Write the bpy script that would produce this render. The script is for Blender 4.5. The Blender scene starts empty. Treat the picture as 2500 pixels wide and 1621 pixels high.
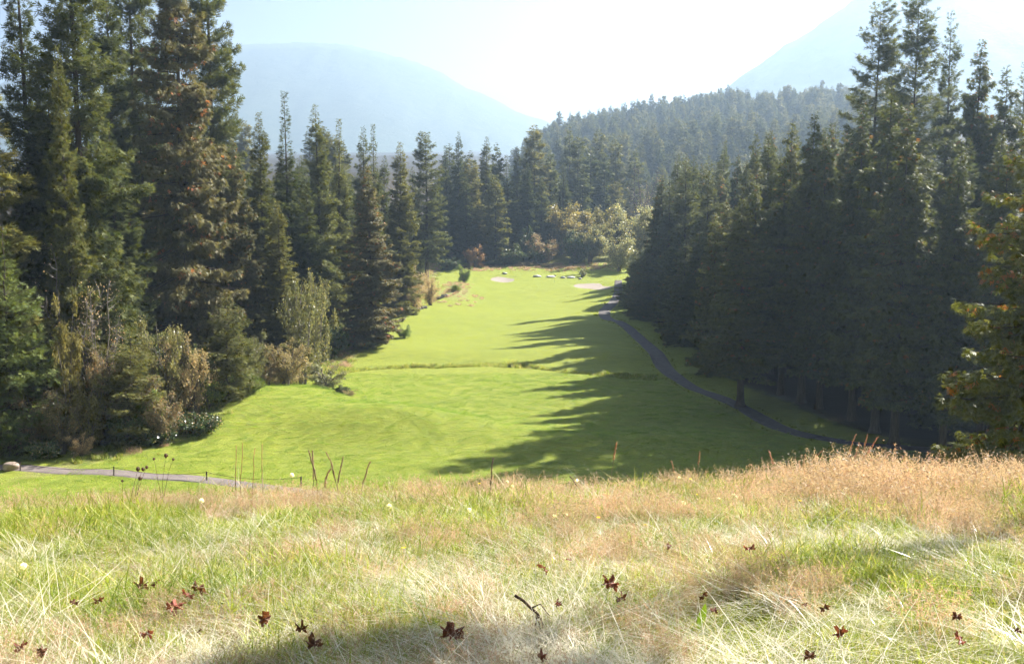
import bpy, math
import numpy as np
from mathutils import Vector

SC = bpy.context.scene
COL = SC.collection
RAD = math.radians

# ------------------------------------------------------------------ camera, sky, sun, exposure
# photograph 2500 x 1621, eye at the origin, looking along +Y and a little down
F_PX, CX, CY = 2600.0, 1250.0, 810.5
PITCH = RAD(7.24)
cam_data = bpy.data.cameras.new('camera')
cam_data.sensor_width = 36.0
cam_data.lens = 36.0 * F_PX / 2500.0
cam_data.clip_start = 0.1
cam_data.clip_end = 20000.0
cam = bpy.data.objects.new('camera', cam_data)
cam.rotation_euler = (RAD(90) - PITCH, 0, 0)
COL.objects.link(cam)
SC.camera = cam

SUN_EL, SUN_AZ = RAD(35.5), RAD(51.0)          # azimuth: clockwise from the view axis (+Y)
SUN_DIR = Vector((math.sin(SUN_AZ) * math.cos(SUN_EL), math.cos(SUN_AZ) * math.cos(SUN_EL), math.sin(SUN_EL)))
world = bpy.data.worlds.new('World')
SC.world = world
world.use_nodes = True
wn, wl = world.node_tree.nodes, world.node_tree.links
wn.clear()
sky = wn.new('ShaderNodeTexSky')
sky.sky_type = 'NISHITA'
sky.sun_disc = False
sky.sun_elevation = SUN_EL
sky.sun_rotation = SUN_AZ
sky.air_density = 0.15
sky.dust_density = 1.5
sky.ozone_density = 1.0
bg = wn.new('ShaderNodeBackground')
bg.inputs['Strength'].default_value = 0.05
wo = wn.new('ShaderNodeOutputWorld')
wl.new(sky.outputs[0], bg.inputs['Color'])
wl.new(bg.outputs[0], wo.inputs['Surface'])

sun_data = bpy.data.lights.new('sun', 'SUN')
sun_data.energy = 5.0
sun_data.angle = RAD(0.53)
sun_data.color = (1.0, 0.95, 0.87)
sun = bpy.data.objects.new('sun', sun_data)
sun.rotation_euler = SUN_DIR.to_track_quat('Z', 'Y').to_euler()
COL.objects.link(sun)

SC.view_settings.view_transform = 'Standard'
SC.view_settings.look = 'None'
SC.view_settings.exposure = 2.05
SC.view_settings.gamma = 1.0
SC.view_settings.use_curve_mapping = False

SC.render.engine = 'CYCLES'
cy = SC.cycles
cy.use_denoising = True
cy.denoiser = 'OPENIMAGEDENOISE'
cy.max_bounces = 4
cy.diffuse_bounces = 2
cy.glossy_bounces = 2
cy.transmission_bounces = 3
cy.volume_bounces = 0
cy.use_adaptive_sampling = True
cy.adaptive_threshold = .03
cy.adaptive_min_samples = 12
cy.debug_use_spatial_splits = True
cy.sample_clamp_indirect = 4.0

# ------------------------------------------------------------------ helpers
def ray_slope(px, py):
    """x/y and z/y of the view ray through a pixel of the photograph"""
    u, v = (px - CX) / F_PX, (CY - py) / F_PX
    fy = math.cos(PITCH) + v * math.sin(PITCH)
    fz = -math.sin(PITCH) + v * math.cos(PITCH)
    return u / fy, fz / fy

def sstep(a, b, t):
    t = np.clip((t - a) / (b - a), 0, 1)
    return t * t * (3 - 2 * t)

def tag(o, label=None, cat=None, group=None, kind=None):
    if label: o['label'] = label
    if cat: o['category'] = cat
    if group: o['group'] = group
    if kind or cat: o['kind'] = kind or 'thing'
    return o

def make_mesh(name, V, Fs, mats, attrs=None, smooth=False, mat_index=None):
    """V (n,3); Fs list of (m,k) int arrays; attrs {name: (n,4)}"""
    V = np.asarray(V, np.float32)
    me = bpy.data.meshes.new(name)
    me.vertices.add(len(V))
    me.vertices.foreach_set('co', V.ravel())
    Fs = [np.asarray(f, np.int32) for f in Fs if len(f)]
    nl = sum(f.size for f in Fs)
    npoly = sum(len(f) for f in Fs)
    me.loops.add(nl)
    me.loops.foreach_set('vertex_index', np.concatenate([f.ravel() for f in Fs]))
    me.polygons.add(npoly)
    tot = np.concatenate([np.full(len(f), f.shape[1], np.int32) for f in Fs])
    start = np.concatenate([[0], np.cumsum(tot)[:-1]]).astype(np.int32)
    me.polygons.foreach_set('loop_start', start)
    me.polygons.foreach_set('loop_total', tot)
    if smooth:
        me.polygons.foreach_set('use_smooth', np.ones(npoly, bool))
    if mat_index is not None:
        me.polygons.foreach_set('material_index', np.asarray(mat_index, np.int32))
    for m in (mats if isinstance(mats, (list, tuple)) else [mats]):
        me.materials.append(m)
    if attrs:
        for k, a in attrs.items():
            at = me.attributes.new(k, 'FLOAT_COLOR', 'POINT')
            at.data.foreach_set('color', np.asarray(a, np.float32).ravel())
    me.update(calc_edges=True)
    return me

def add_obj(name, me, parent=None, loc=(0, 0, 0), rot=(0, 0, 0), scale=(1, 1, 1)):
    o = bpy.data.objects.new(name, me)
    COL.objects.link(o)
    o.parent = parent
    o.location = loc
    o.rotation_euler = rot
    o.scale = scale
    return o

class MB:
    """collects triangles and quads"""
    def __init__(s):
        s.v, s.f3, s.f4, s.a, s.n = [], [], [], [], 0
    def add(s, V, f3=None, f4=None, a=None):
        V = np.asarray(V, float).reshape(-1, 3)
        if f3 is not None and len(f3): s.f3.append(np.asarray(f3, int).reshape(-1, 3) + s.n)
        if f4 is not None and len(f4): s.f4.append(np.asarray(f4, int).reshape(-1, 4) + s.n)
        s.v.append(V)
        s.a.append(np.zeros((len(V), 4)) if a is None else np.broadcast_to(np.asarray(a, float), (len(V), 4)))
        s.n += len(V)
        return s
    def tube(s, P, R, n=6, a=None, cap=True):
        P = np.asarray(P, float); R = np.asarray(R, float)
        T = np.gradient(P, axis=0)
        T /= np.linalg.norm(T, axis=1)[:, None] + 1e-9
        ref = np.array([0, 0, 1.0]) if abs(T[:, 2]).mean() < .8 else np.array([1.0, 0, 0])
        A = np.cross(T, ref); A /= np.linalg.norm(A, axis=1)[:, None] + 1e-9
        B = np.cross(T, A)
        th = np.arange(n) * 2 * math.pi / n
        ring = np.cos(th)[None, :, None] * A[:, None] + np.sin(th)[None, :, None] * B[:, None]
        V = (P[:, None] + ring * R[:, None, None]).reshape(-1, 3)
        k = len(P)
        i, j = np.meshgrid(np.arange(k - 1), np.arange(n), indexing='ij')
        q = np.stack([i * n + j, i * n + (j + 1) % n, (i + 1) * n + (j + 1) % n, (i + 1) * n + j], -1).reshape(-1, 4)
        f3 = None
        if cap:
            V = np.vstack([V, P[-1:], P[:1]])
            t = [[(k - 1) * n + j, (k - 1) * n + (j + 1) % n, k * n] for j in range(n)]
            t += [[(j + 1) % n, j, k * n + 1] for j in range(n)]
            f3 = t
        return s.add(V, f3, q, a)
    def mesh(s, name, mat, smooth=False, attr=True):
        V = np.concatenate(s.v)
        Fs = []
        if s.f3: Fs.append(np.concatenate(s.f3))
        if s.f4: Fs.append(np.concatenate(s.f4))
        return make_mesh(name, V, Fs, mat, {'tint': np.concatenate(s.a)} if attr else None, smooth)
    def obj(s, name, mat, parent=None, smooth=False, **kw):
        return add_obj(name, s.mesh(name, mat, smooth), parent, **kw)

def nrm(a):
    return a / (np.linalg.norm(a, axis=-1, keepdims=True) + 1e-9)

# value noise on numpy arrays, for the lie of the land
_rng0 = np.random.default_rng(7)
_TAB = _rng0.random((256, 256))
def vnoise(x, y):
    x, y = np.asarray(x, float), np.asarray(y, float)
    xi, yi = np.floor(x).astype(int), np.floor(y).astype(int)
    fx, fy = x - xi, y - yi
    fx, fy = fx * fx * (3 - 2 * fx), fy * fy * (3 - 2 * fy)
    g = lambda a, b: _TAB[a % 256, b % 256]
    return (g(xi, yi) * (1 - fx) + g(xi + 1, yi) * fx) * (1 - fy) + (g(xi, yi + 1) * (1 - fx) + g(xi + 1, yi + 1) * fx) * fy - .5
def fbm(x, y, o=4):
    r, a = 0, 1.0
    for i in range(o):
        r = r + a * vnoise(x * 2 ** i + 17 * i, y * 2 ** i + 31 * i)
        a *= .5
    return r

# ------------------------------------------------------------------ materials
def new_mat(name):
    m = bpy.data.materials.new(name)
    m.use_nodes = True
    n, l = m.node_tree.nodes, m.node_tree.links
    n.clear()
    out = n.new('ShaderNodeOutputMaterial')
    return m, n, l, out

def mixc(n, l, fac, a, b, mode='MIX'):
    x = n.new('ShaderNodeMix'); x.data_type = 'RGBA'; x.blend_type = mode
    for sock, val in ((x.inputs[0], fac), (x.inputs[6], a), (x.inputs[7], b)):
        if hasattr(val, 'is_linked') or hasattr(val, 'links'):
            l.new(val, sock)
        elif isinstance(val, (int, float)):
            sock.default_value = val
        else:
            sock.default_value = (*val, 1.0) if len(val) == 3 else val
    return x.outputs[2]

def ramp(n, l, fac, stops):
    r = n.new('ShaderNodeValToRGB')
    e = r.color_ramp.elements
    while len(e) < len(stops): e.new(.5)
    for k, (p, c) in enumerate(stops):
        e[k].position = p
        e[k].color = (*c, 1) if len(c) == 3 else (c[0],) * 3 + (1,)
    l.new(fac, r.inputs[0])
    return r.outputs[0]

def noise(n, l, scale, detail=4, rough=.6, vec=None, dist=0.0):
    t = n.new('ShaderNodeTexNoise')
    t.inputs['Scale'].default_value = scale
    t.inputs['Detail'].default_value = detail
    t.inputs['Roughness'].default_value = rough
    t.inputs['Distortion'].default_value = dist
    if vec is not None: l.new(vec, t.inputs['Vector'])
    return t.outputs[0]

def leaf_mat(name, ca, cb, cflag=(.35, .11, .02), transl=.3, rough=.55, spec=.22, vary=.25, gain=1.75):
    """ca..cb by tint.r, cflag by tint.g, overall value varied from plant to plant"""
    m, n, l, out = new_mat(name)
    at = n.new('ShaderNodeAttribute'); at.attribute_name = 'tint'
    sep = n.new('ShaderNodeSeparateColor'); l.new(at.outputs['Color'], sep.inputs[0])
    c = mixc(n, l, sep.outputs[0], ca, cb)
    c = mixc(n, l, sep.outputs[1], c, cflag)
    oi = n.new('ShaderNodeObjectInfo')
    mp = n.new('ShaderNodeMapRange'); l.new(oi.outputs['Random'], mp.inputs[0])
    mp.inputs[3].default_value = gain * (1 - vary); mp.inputs[4].default_value = gain * (1 + vary)
    hs = n.new('ShaderNodeHueSaturation'); l.new(c, hs.inputs['Color']); l.new(mp.outputs[0], hs.inputs['Value'])
    mh = n.new('ShaderNodeMapRange'); l.new(oi.outputs['Random'], mh.inputs[0])
    mh.inputs[3].default_value = .515; mh.inputs[4].default_value = .485
    l.new(mh.outputs[0], hs.inputs['Hue'])
    p = n.new('ShaderNodeBsdfPrincipled')
    l.new(hs.outputs[0], p.inputs['Base Color'])
    p.inputs['Roughness'].default_value = rough
    p.inputs['Specular IOR Level'].default_value = spec
    t = n.new('ShaderNodeBsdfTranslucent')
    tc = mixc(n, l, .5, hs.outputs[0], (1.0, .95, .35), 'MULTIPLY')
    l.new(tc, t.inputs['Color'])
    mx = n.new('ShaderNodeMixShader'); mx.inputs[0].default_value = transl
    l.new(p.outputs[0], mx.inputs[1]); l.new(t.outputs[0], mx.inputs[2])
    l.new(mx.outputs[0], out.inputs['Surface'])
    return m

def bark_mat(name, ca, cb, scale=6.0):
    m, n, l, out = new_mat(name)
    tc = n.new('ShaderNodeTexCoord')
    mp = n.new('ShaderNodeMapping'); mp.inputs['Scale'].default_value = (1, 1, .12)
    l.new(tc.outputs['Object'], mp.inputs[0])
    f = noise(n, l, scale, 6, .7, mp.outputs[0])
    c = ramp(n, l, f, [(.3, ca), (.7, cb)])
    p = n.new('ShaderNodeBsdfPrincipled'); l.new(c, p.inputs['Base Color'])
    p.inputs['Roughness'].default_value = .9
    p.inputs['Specular IOR Level'].default_value = .15
    b = n.new('ShaderNodeBump'); b.inputs['Strength'].default_value = .6; b.inputs['Distance'].default_value = .08
    l.new(f, b.inputs['Height']); l.new(b.outputs[0], p.inputs['Normal'])
    l.new(p.outputs[0], out.inputs['Surface'])
    return m

def plain_mat(name, ca, cb=None, scale=8.0, rough=.85, bump=.3, dist=.02, spec=.2, detail=5):
    m, n, l, out = new_mat(name)
    tc = n.new('ShaderNodeTexCoord')
    f = noise(n, l, scale, detail, .65, tc.outputs['Object'])
    c = ramp(n, l, f, [(.3, ca), (.7, cb or ca)])
    p = n.new('ShaderNodeBsdfPrincipled'); l.new(c, p.inputs['Base Color'])
    p.inputs['Roughness'].default_value = rough
    p.inputs['Specular IOR Level'].default_value = spec
    b = n.new('ShaderNodeBump'); b.inputs['Strength'].default_value = bump; b.inputs['Distance'].default_value = dist
    l.new(f, b.inputs['Height']); l.new(b.outputs[0], p.inputs['Normal'])
    l.new(p.outputs[0], out.inputs['Surface'])
    return m

M = {}
M['fir'] = leaf_mat('fir_needles', (.040, .054, .020), (.115, .118, .034), transl=.40)
M['fir_olive'] = leaf_mat('olive_fir_needles', (.062, .072, .022), (.155, .142, .042), transl=.42)
M['cedar'] = leaf_mat('cedar_sprays', (.045, .058, .016), (.115, .115, .028), (.24, .095, .028), transl=.38)
M['cedar_brown'] = leaf_mat('browning_cedar_sprays', (.055, .060, .024), (.125, .108, .045), (.30, .13, .05), transl=.36)
M['young_fir'] = leaf_mat('young_fir_needles', (.048, .072, .022), (.10, .12, .036), transl=.38)
M['bark'] = bark_mat('conifer_bark', (.045, .034, .027), (.12, .095, .078))
M['bark_grey'] = bark_mat('grey_bark', (.10, .085, .075), (.24, .21, .19))
# ------------------------------------------------------------------ lie of the land
MEADOW_A, MEADOW_B, MEADOW_C, MEADOW_TILT = 1.72, .05, .0087, .027
def meadow_z(x, y):
    yy = np.maximum(y, -60)
    return -MEADOW_A - MEADOW_B * yy - MEADOW_C * yy * np.abs(yy) + MEADOW_TILT * np.clip(x, -40, 40) + .10 * fbm(x * .35, y * .35, 3)

CREEK = np.array([(-34, 150), (-24, 152), (-15, 155.5), (-6, 157), (3, 155), (9, 152), (19, 147.5), (23, 147)], float)
def creek_d(x, y):
    yc = np.interp(x, CREEK[:, 0], CREEK[:, 1])
    return np.where((x > -34) & (x < 21), np.abs(y - yc - .6 * vnoise(x * .3, x * 0 + 3.3)), 99.)

EDGE_L = np.array([(60, -52), (84, -48), (92, -44), (100, -38), (106, -32), (118, -33), (130, -33.5), (140, -30), (152, -26), (165, -25), (175, -24), (200, -25), (240, -23), (290, -20), (320, -16), (345, 4)], float)
PATH_R = np.array([(102, 46), (103, 39), (107, 33), (116, 29.2), (128, 27.6), (138, 25), (148, 22.8), (158, 22.6), (172, 22.6), (188, 22.0), (203, 20.2), (214, 18.8), (226, 19.6), (240, 22.6), (252, 25.2), (270, 27)], float)
def edge_l(y): return np.interp(y, EDGE_L[:, 0], EDGE_L[:, 1])
def path_r(y): return np.interp(y, PATH_R[:, 0], PATH_R[:, 1])

BUNKERS = [(-2.6, 274., 3.2, 5.0), (20.0, 262.5, 5.2, 5.2)]

def fairway_z(x, y):
    z = -25.0 + .75 * fbm(x * .05, y * .05, 3) + .16 * fbm(x * .22, y * .16, 2)
    # the mown terrace and its nose on the near left
    z = z + 3.2 * np.exp(-((x + 30) / 15) ** 2 - ((y - 121) / 13) ** 2)
    z = z + 2.6 * np.exp(-((x + 13) / 11) ** 2 - ((y - 111) / 7) ** 2)
    z = z + .9 * np.exp(-((x - 10) / 12) ** 2 - ((y - 106) / 5) ** 2)
    # cross bank beyond the creek and the left shoulder
    z = z + .9 * sstep(156, 166, y) + 1.6 * np.exp(-((x + 19) / 9) ** 2 - ((y - 200) / 28) ** 2)
    # the green climbs
    t = np.maximum(y - 236, 0)
    z = z + .085 * t * sstep(0, 25, t) * (1 - .45 * sstep(300, 420, y))
    z = z + 2.6 * np.exp(-((x + 14) / 6) ** 2 - ((y - 247) / 16) ** 2)
    # banks under the trees
    el = edge_l(y)
    z = z + np.clip(el - x, 0, 80) * .16 * sstep(100, 125, y)
    z = z + np.clip(x - path_r(y) - 3, 0, 150) * .05
    z = z - .75 * np.exp(-(creek_d(x, y) / .9) ** 2)
    for bx, by, rx, ry in BUNKERS:
        z = z - .5 * np.exp(-(((x - bx) / rx) ** 2 + ((y - by) / ry) ** 2) ** 2)
    # the wooded hill behind, on the right
    h = 52 * (1 - np.exp(-np.clip(x + 2, 0, 999) / 55)) * sstep(420, 1010, y) * (1 - .8 * sstep(1100, 2200, y))
    z = z + h + 14 * fbm(x * .008, y * .008, 3) * sstep(380, 600, y)
    return z

def ground_z(x, y):
    x, y = np.asarray(x, float), np.asarray(y, float)
    a, b = meadow_z(x, y), fairway_z(x, y)
    k = 1.6
    m = np.maximum(a, b)
    d = np.clip(np.abs(a - b) / k, 0, 40)
    return np.where(y > 120, b, m + k * np.log1p(np.exp(-d)) * (1 - sstep(12, 26, a - b)))

def axis(segs):
    out = []
    for a, b, st in segs:
        out += list(np.arange(a, b, st))
    return np.array(out + [segs[-1][1]])

def gmix(name):
    m, n, l, out = new_mat(name)
    tc = n.new('ShaderNodeTexCoord'); P = tc.outputs['Object']
    at = n.new('ShaderNodeAttribute'); at.attribute_name = 'tint'
    sep = n.new('ShaderNodeSeparateColor'); l.new(at.outputs['Color'], sep.inputs[0])
    big = noise(n, l, .06, 4, .6, P)
    mid = noise(n, l, .55, 5, .65, P)
    fine = noise(n, l, 5.0, 5, .75, P)
    turf = ramp(n, l, big, [(.30, (.135, .165, .008)), (.72, (.19, .208, .012))])
    turf = mixc(n, l, ramp(n, l, mid, [(.35, (0,)), (.75, (1,))]), turf, (.092, .128, .009))
    turf = mixc(n, l, ramp(n, l, fine, [(.40, (0,)), (.85, (.7,))]), turf, (.20, .205, .027))
    rough = ramp(n, l, mid, [(.3, (.10, .115, .03)), (.7, (.23, .19, .075))])
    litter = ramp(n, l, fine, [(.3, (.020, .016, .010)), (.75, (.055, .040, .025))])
    soil = ramp(n, l, fine, [(.3, (.07, .08, .025)), (.75, (.16, .14, .06))])
    nz = n.new('ShaderNodeMath'); nz.operation = 'MULTIPLY_ADD'
    l.new(mid, nz.inputs[0]); nz.inputs[1].default_value = .8; nz.inputs[2].default_value = -.4
    def mask(o):
        a = n.new('ShaderNodeMath'); a.operation = 'ADD'; l.new(o, a.inputs[0]); l.new(nz.outputs[0], a.inputs[1])
        r = n.new('ShaderNodeMapRange'); l.new(a.outputs[0], r.inputs[0]); r.inputs[1].default_value = .35; r.inputs[2].default_value = .65
        return r.outputs[0]
    c = mixc(n, l, mask(sep.outputs[1]), turf, rough)
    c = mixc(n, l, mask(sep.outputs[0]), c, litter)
    c = mixc(n, l, sep.outputs[2], c, soil)
    p = n.new('ShaderNodeBsdfPrincipled'); l.new(c, p.inputs['Base Color'])
    p.inputs['Roughness'].default_value = .8
    p.inputs['Specular IOR Level'].default_value = .12
    sh = n.new('ShaderNodeMapRange'); l.new(sep.outputs[0], sh.inputs[0]); sh.inputs[3].default_value = .35; sh.inputs[4].default_value = 0
    l.new(sh.outputs[0], p.inputs['Sheen Weight'])
    p.inputs['Sheen Tint'].default_value = (.85, .95, .25, 1)
    b = n.new('ShaderNodeBump'); b.inputs['Strength'].default_value = .8; b.inputs['Distance'].default_value = .10
    l.new(fine, b.inputs['Height'])
    b2 = n.new('ShaderNodeBump'); b2.inputs['Strength'].default_value = .7; b2.inputs['Distance'].default_value = .35
    l.new(mid, b2.inputs['Height']); l.new(b.outputs[0], b2.inputs['Normal'])
    l.new(b2.outputs[0], p.inputs['Normal'])
    l.new(p.outputs[0], out.inputs['Surface'])
    return m

M['ground'] = gmix('turf_and_forest_floor')

xs = axis([(-7600, -1200, 400), (-1200, -300, 60), (-300, -70, 10), (-70, 60, 1.0), (60, 300, 8), (300, 1200, 60), (1200, 7600, 400)])
ys = axis([(-400, -40, 40), (-40, 0, 4), (0, 30, .5), (30, 90, 1.5), (90, 300, 1.0), (300, 420, 4), (420, 1200, 15), (1200, 2200, 100), (2200, 7600, 400)])
X, Y = np.meshgrid(xs, ys)
Z = ground_z(X, Y)
el = edge_l(Y)
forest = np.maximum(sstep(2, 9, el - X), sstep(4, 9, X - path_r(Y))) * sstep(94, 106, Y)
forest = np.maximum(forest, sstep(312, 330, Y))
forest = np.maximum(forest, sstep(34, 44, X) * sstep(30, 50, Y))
roughm = np.clip(1 - np.abs(el - X) / 3.0, 0, 1) * sstep(88, 96, Y)
roughm = np.maximum(roughm, .75 * np.exp(-(((X + 13) / 4) ** 2 + ((Y - 245) / 12) ** 2) ** 2))
roughm = np.maximum(roughm, sstep(294, 304, Y))
roughm = np.maximum(roughm, .62 * np.exp(-(creek_d(X, Y) / 1.1) ** 2))
roughm = np.maximum(roughm, sstep(30, 40, Y) * (1 - sstep(62, 76, Y)))
meadowm = 1 - sstep(28, 44, Y)
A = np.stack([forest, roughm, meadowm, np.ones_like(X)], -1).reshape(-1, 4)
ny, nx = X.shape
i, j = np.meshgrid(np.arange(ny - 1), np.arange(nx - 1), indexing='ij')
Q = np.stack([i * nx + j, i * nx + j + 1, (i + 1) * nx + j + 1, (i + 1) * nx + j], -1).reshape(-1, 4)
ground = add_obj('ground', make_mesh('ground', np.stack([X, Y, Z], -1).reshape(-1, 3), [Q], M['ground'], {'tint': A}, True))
tag(ground, 'sloping meadow, mown green fairway and forest floor', kind='structure')

# paths: slightly crowned strips with a small edge, laid over the turf
def strip(name, pts, widths, mat, label, lift=.05, step=1.0, side=4):
    pts = np.asarray(pts, float)
    seg = np.r_[0, np.cumsum(np.linalg.norm(np.diff(pts, axis=0), axis=1))]
    s = np.arange(0, seg[-1], step)
    # smooth the polyline
    px = np.interp(s, seg, pts[:, 0]); pyy = np.interp(s, seg, pts[:, 1])
    k = np.ones(9) / 9
    px[4:-4] = np.convolve(px, k, 'valid'); pyy[4:-4] = np.convolve(pyy, k, 'valid')
    w = np.interp(s, seg, widths)
    t = nrm(np.stack([np.gradient(px), np.gradient(pyy)], -1))
    nn = np.stack([t[:, 1], -t[:, 0]], -1)
    us = np.linspace(-1, 1, side * 2 + 1)
    rag = .10 * vnoise(s * .9, s * 0 + 5)[:, None]
    wx = px[:, None] + nn[:, 0:1] * us[None] * (w[:, None] / 2 + rag)
    wy = pyy[:, None] + nn[:, 1:2] * us[None] * (w[:, None] / 2 + rag)
    gz = ground_z(wx, wy)
    wz = np.maximum(gz, gz.mean(1, keepdims=True) * .5 + gz * .5) + lift
    wz[:, [0, -1]] = gz[:, [0, -1]] - .04
    n_, m_ = wx.shape
    i, j = np.meshgrid(np.arange(n_ - 1), np.arange(m_ - 1), indexing='ij')
    q = np.stack([i * m_ + j, i * m_ + j + 1, (i + 1) * m_ + j + 1, (i + 1) * m_ + j], -1).reshape(-1, 4)
    o = add_obj(name, make_mesh(name, np.stack([wx, wy, wz], -1).reshape(-1, 3), [q], mat, None, True))
    return tag(o, label, kind='structure')

M['asphalt'] = plain_mat('worn_asphalt', (.15, .125, .115), (.235, .195, .18), 1.2, .9, .25, .02, .2, 8)
M['gravel'] = plain_mat('path_gravel', (.085, .078, .08), (.16, .14, .13), 1.5, .9, .3, .03, .2, 8)
strip('cart_path', [(-70, 99.5), (-55, 97.5), (-44, 95.4), (-36, 93.4), (-28, 91.2), (-18, 88), (-6, 83), (8, 77)], [2.1] * 8, M['asphalt'],
      'pinkish grey asphalt cart path crossing below the meadow', .06)
strip('gravel_path', [(p[1], p[0]) for p in PATH_R], [2.5, 2.5, 2.5, 2.4, 2.3, 2.2, 2.4, 2.8, 2.5, 2.3, 2.3, 2.5, 2.8, 2.6, 2.2, 2.0], M['gravel'],
      'grey gravel path winding along the shaded tree line', .06)

# sand bunkers
M['sand'] = plain_mat('bunker_sand', (.26, .22, .185), (.36, .31, .26), 2.0, .95, .3, .05, .1, 6)
def bunker(name, cx, cy_, rx, ry, lobes, label):
    th = np.linspace(0, 2 * math.pi, 48, endpoint=False)
    rr = 1 + sum(a * np.cos(k * th + p) for k, a, p in lobes)
    V, f3, f4 = [], [], []
    rings = [0, .35, .7, .9, 1.0]
    for r in rings[1:]:
        x = cx + rx * rr * r * np.cos(th); y = cy_ + ry * rr * r * np.sin(th)
        V.append(np.stack([x, y, ground_z(x, y) + (.05 if r < 1 else -.03)], -1))
    V = np.concatenate(V + [[[cx, cy_, float(ground_z(cx, cy_)) + .05]]])
    nT = len(th); c = nT * 4
    for k in range(nT):
        f3.append([c, k, (k + 1) % nT])
        for r in range(3):
            f4.append([r * nT + k, (r + 1) * nT + k, (r + 1) * nT + (k + 1) % nT, r * nT + (k + 1) % nT])
    o = add_obj(name, make_mesh(name, V, [np.array(f3), np.array(f4)], M['sand'], None, True))
    tag(o, label, kind='structure')
bunker('sand_bunker', -2.6, 274, 2.9, 4.4, [(2, .10, .6), (3, .07, 1)], 'small pale sand bunker in the shade before the green')
bunker('sand_bunker', 20.0, 262.5, 4.6, 4.6, [(2, .16, 1.2), (3, .14, 2.2), (5, .06, .3)], 'larger pinkish sand bunker in sun beside the green')

# mountains: long ridges with spurs, thickly wooded
M['mountain'] = plain_mat('wooded_mountainside', (.06, .085, .06), (.10, .12, .08), .02, .95, 1.0, 8.0, .05, 12)
def mountain(name, prof, d, depth, label, seed):
    prof = np.asarray(prof, float)
    xs_ = np.array([ray_slope(p, q)[0] * d for p, q in prof]); zs_ = np.array([ray_slope(p, q)[1] * d for p, q in prof])
    xx = np.linspace(xs_[0], xs_[-1], 160)
    zc = np.interp(xx, xs_, zs_)
    zc = np.r_[zc[:4], np.convolve(zc, np.ones(9) / 9, 'valid'), zc[-4:]]
    t = np.linspace(-1, 1, 41)
    XX, TT = np.meshgrid(xx, t)
    prof_t = (1 - np.abs(TT)) ** 1.15
    ZZ = -45 + (zc[None] + 45) * prof_t
    ZZ = ZZ + (60 * fbm(XX * .004 + seed, TT * 3, 4) * np.abs(TT) + 14 * fbm(XX * .02, TT * 9 + seed, 3)) * (prof_t > .02)
    ZZ = np.maximum(ZZ, -45)
    YY = d + TT * depth + 80 * fbm(XX * .002, TT + seed, 2)
    n_, m_ = XX.shape
    i, j = np.meshgrid(np.arange(n_ - 1), np.arange(m_ - 1), indexing='ij')
    q = np.stack([i * m_ + j, i * m_ + j + 1, (i + 1) * m_ + j + 1, (i + 1) * m_ + j], -1).reshape(-1, 4)
    o = add_obj(name, make_mesh(name, np.stack([XX, YY, ZZ], -1).reshape(-1, 3), [q], M['mountain'], None, True))
    tag(o, label, kind='structure')
mountain('mountain', [(-500, 330), (-100, 240), (200, 150), (430, 112), (620, 106), (760, 104), (880, 112), (980, 138), (1080, 180), (1200, 245), (1330, 300), (1450, 350), (1600, 430)], 4600, 1600,
         'hazy rounded wooded ridge on the left horizon', 3.1)
mountain('mountain', [(1300, 470), (1560, 370), (1700, 270), (1760, 222), (1850, 158), (1950, 92), (2050, 22), (2150, -50), (2300, -90), (2500, -90), (2800, -60), (3200, 60), (3500, 300)], 3000, 1400,
         'steep hazy mountain slope rising at the far right', 8.4)

# the air of the valley
hz, hn, hl, ho = new_mat('valley_haze')
pv = hn.new('ShaderNodeVolumePrincipled')
pv.inputs['Color'].default_value = (.54, .745, 1.0, 1)
pv.inputs['Density'].default_value = .00024
pv.inputs['Anisotropy'].default_value = .45
hl.new(pv.outputs[0], ho.inputs['Volume'])
hz.cycles.homogeneous_volume = True
zlo = min(float(Z.min()), -45.0) - 1.0
b = np.array([(-7700, -450, zlo), (7700, -450, zlo), (7700, 7700, zlo), (-7700, 7700, zlo), (-7700, -450, 820), (7700, -450, 820), (7700, 7700, 820), (-7700, 7700, 820)], float)
haze = add_obj('haze', make_mesh('haze', b, [np.array([[3, 2, 1, 0], [4, 5, 6, 7], [0, 1, 5, 4], [1, 2, 6, 5], [2, 3, 7, 6], [3, 0, 4, 7]])], hz))
tag(haze, 'pale blue haze filling the valley air', kind='stuff')
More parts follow.
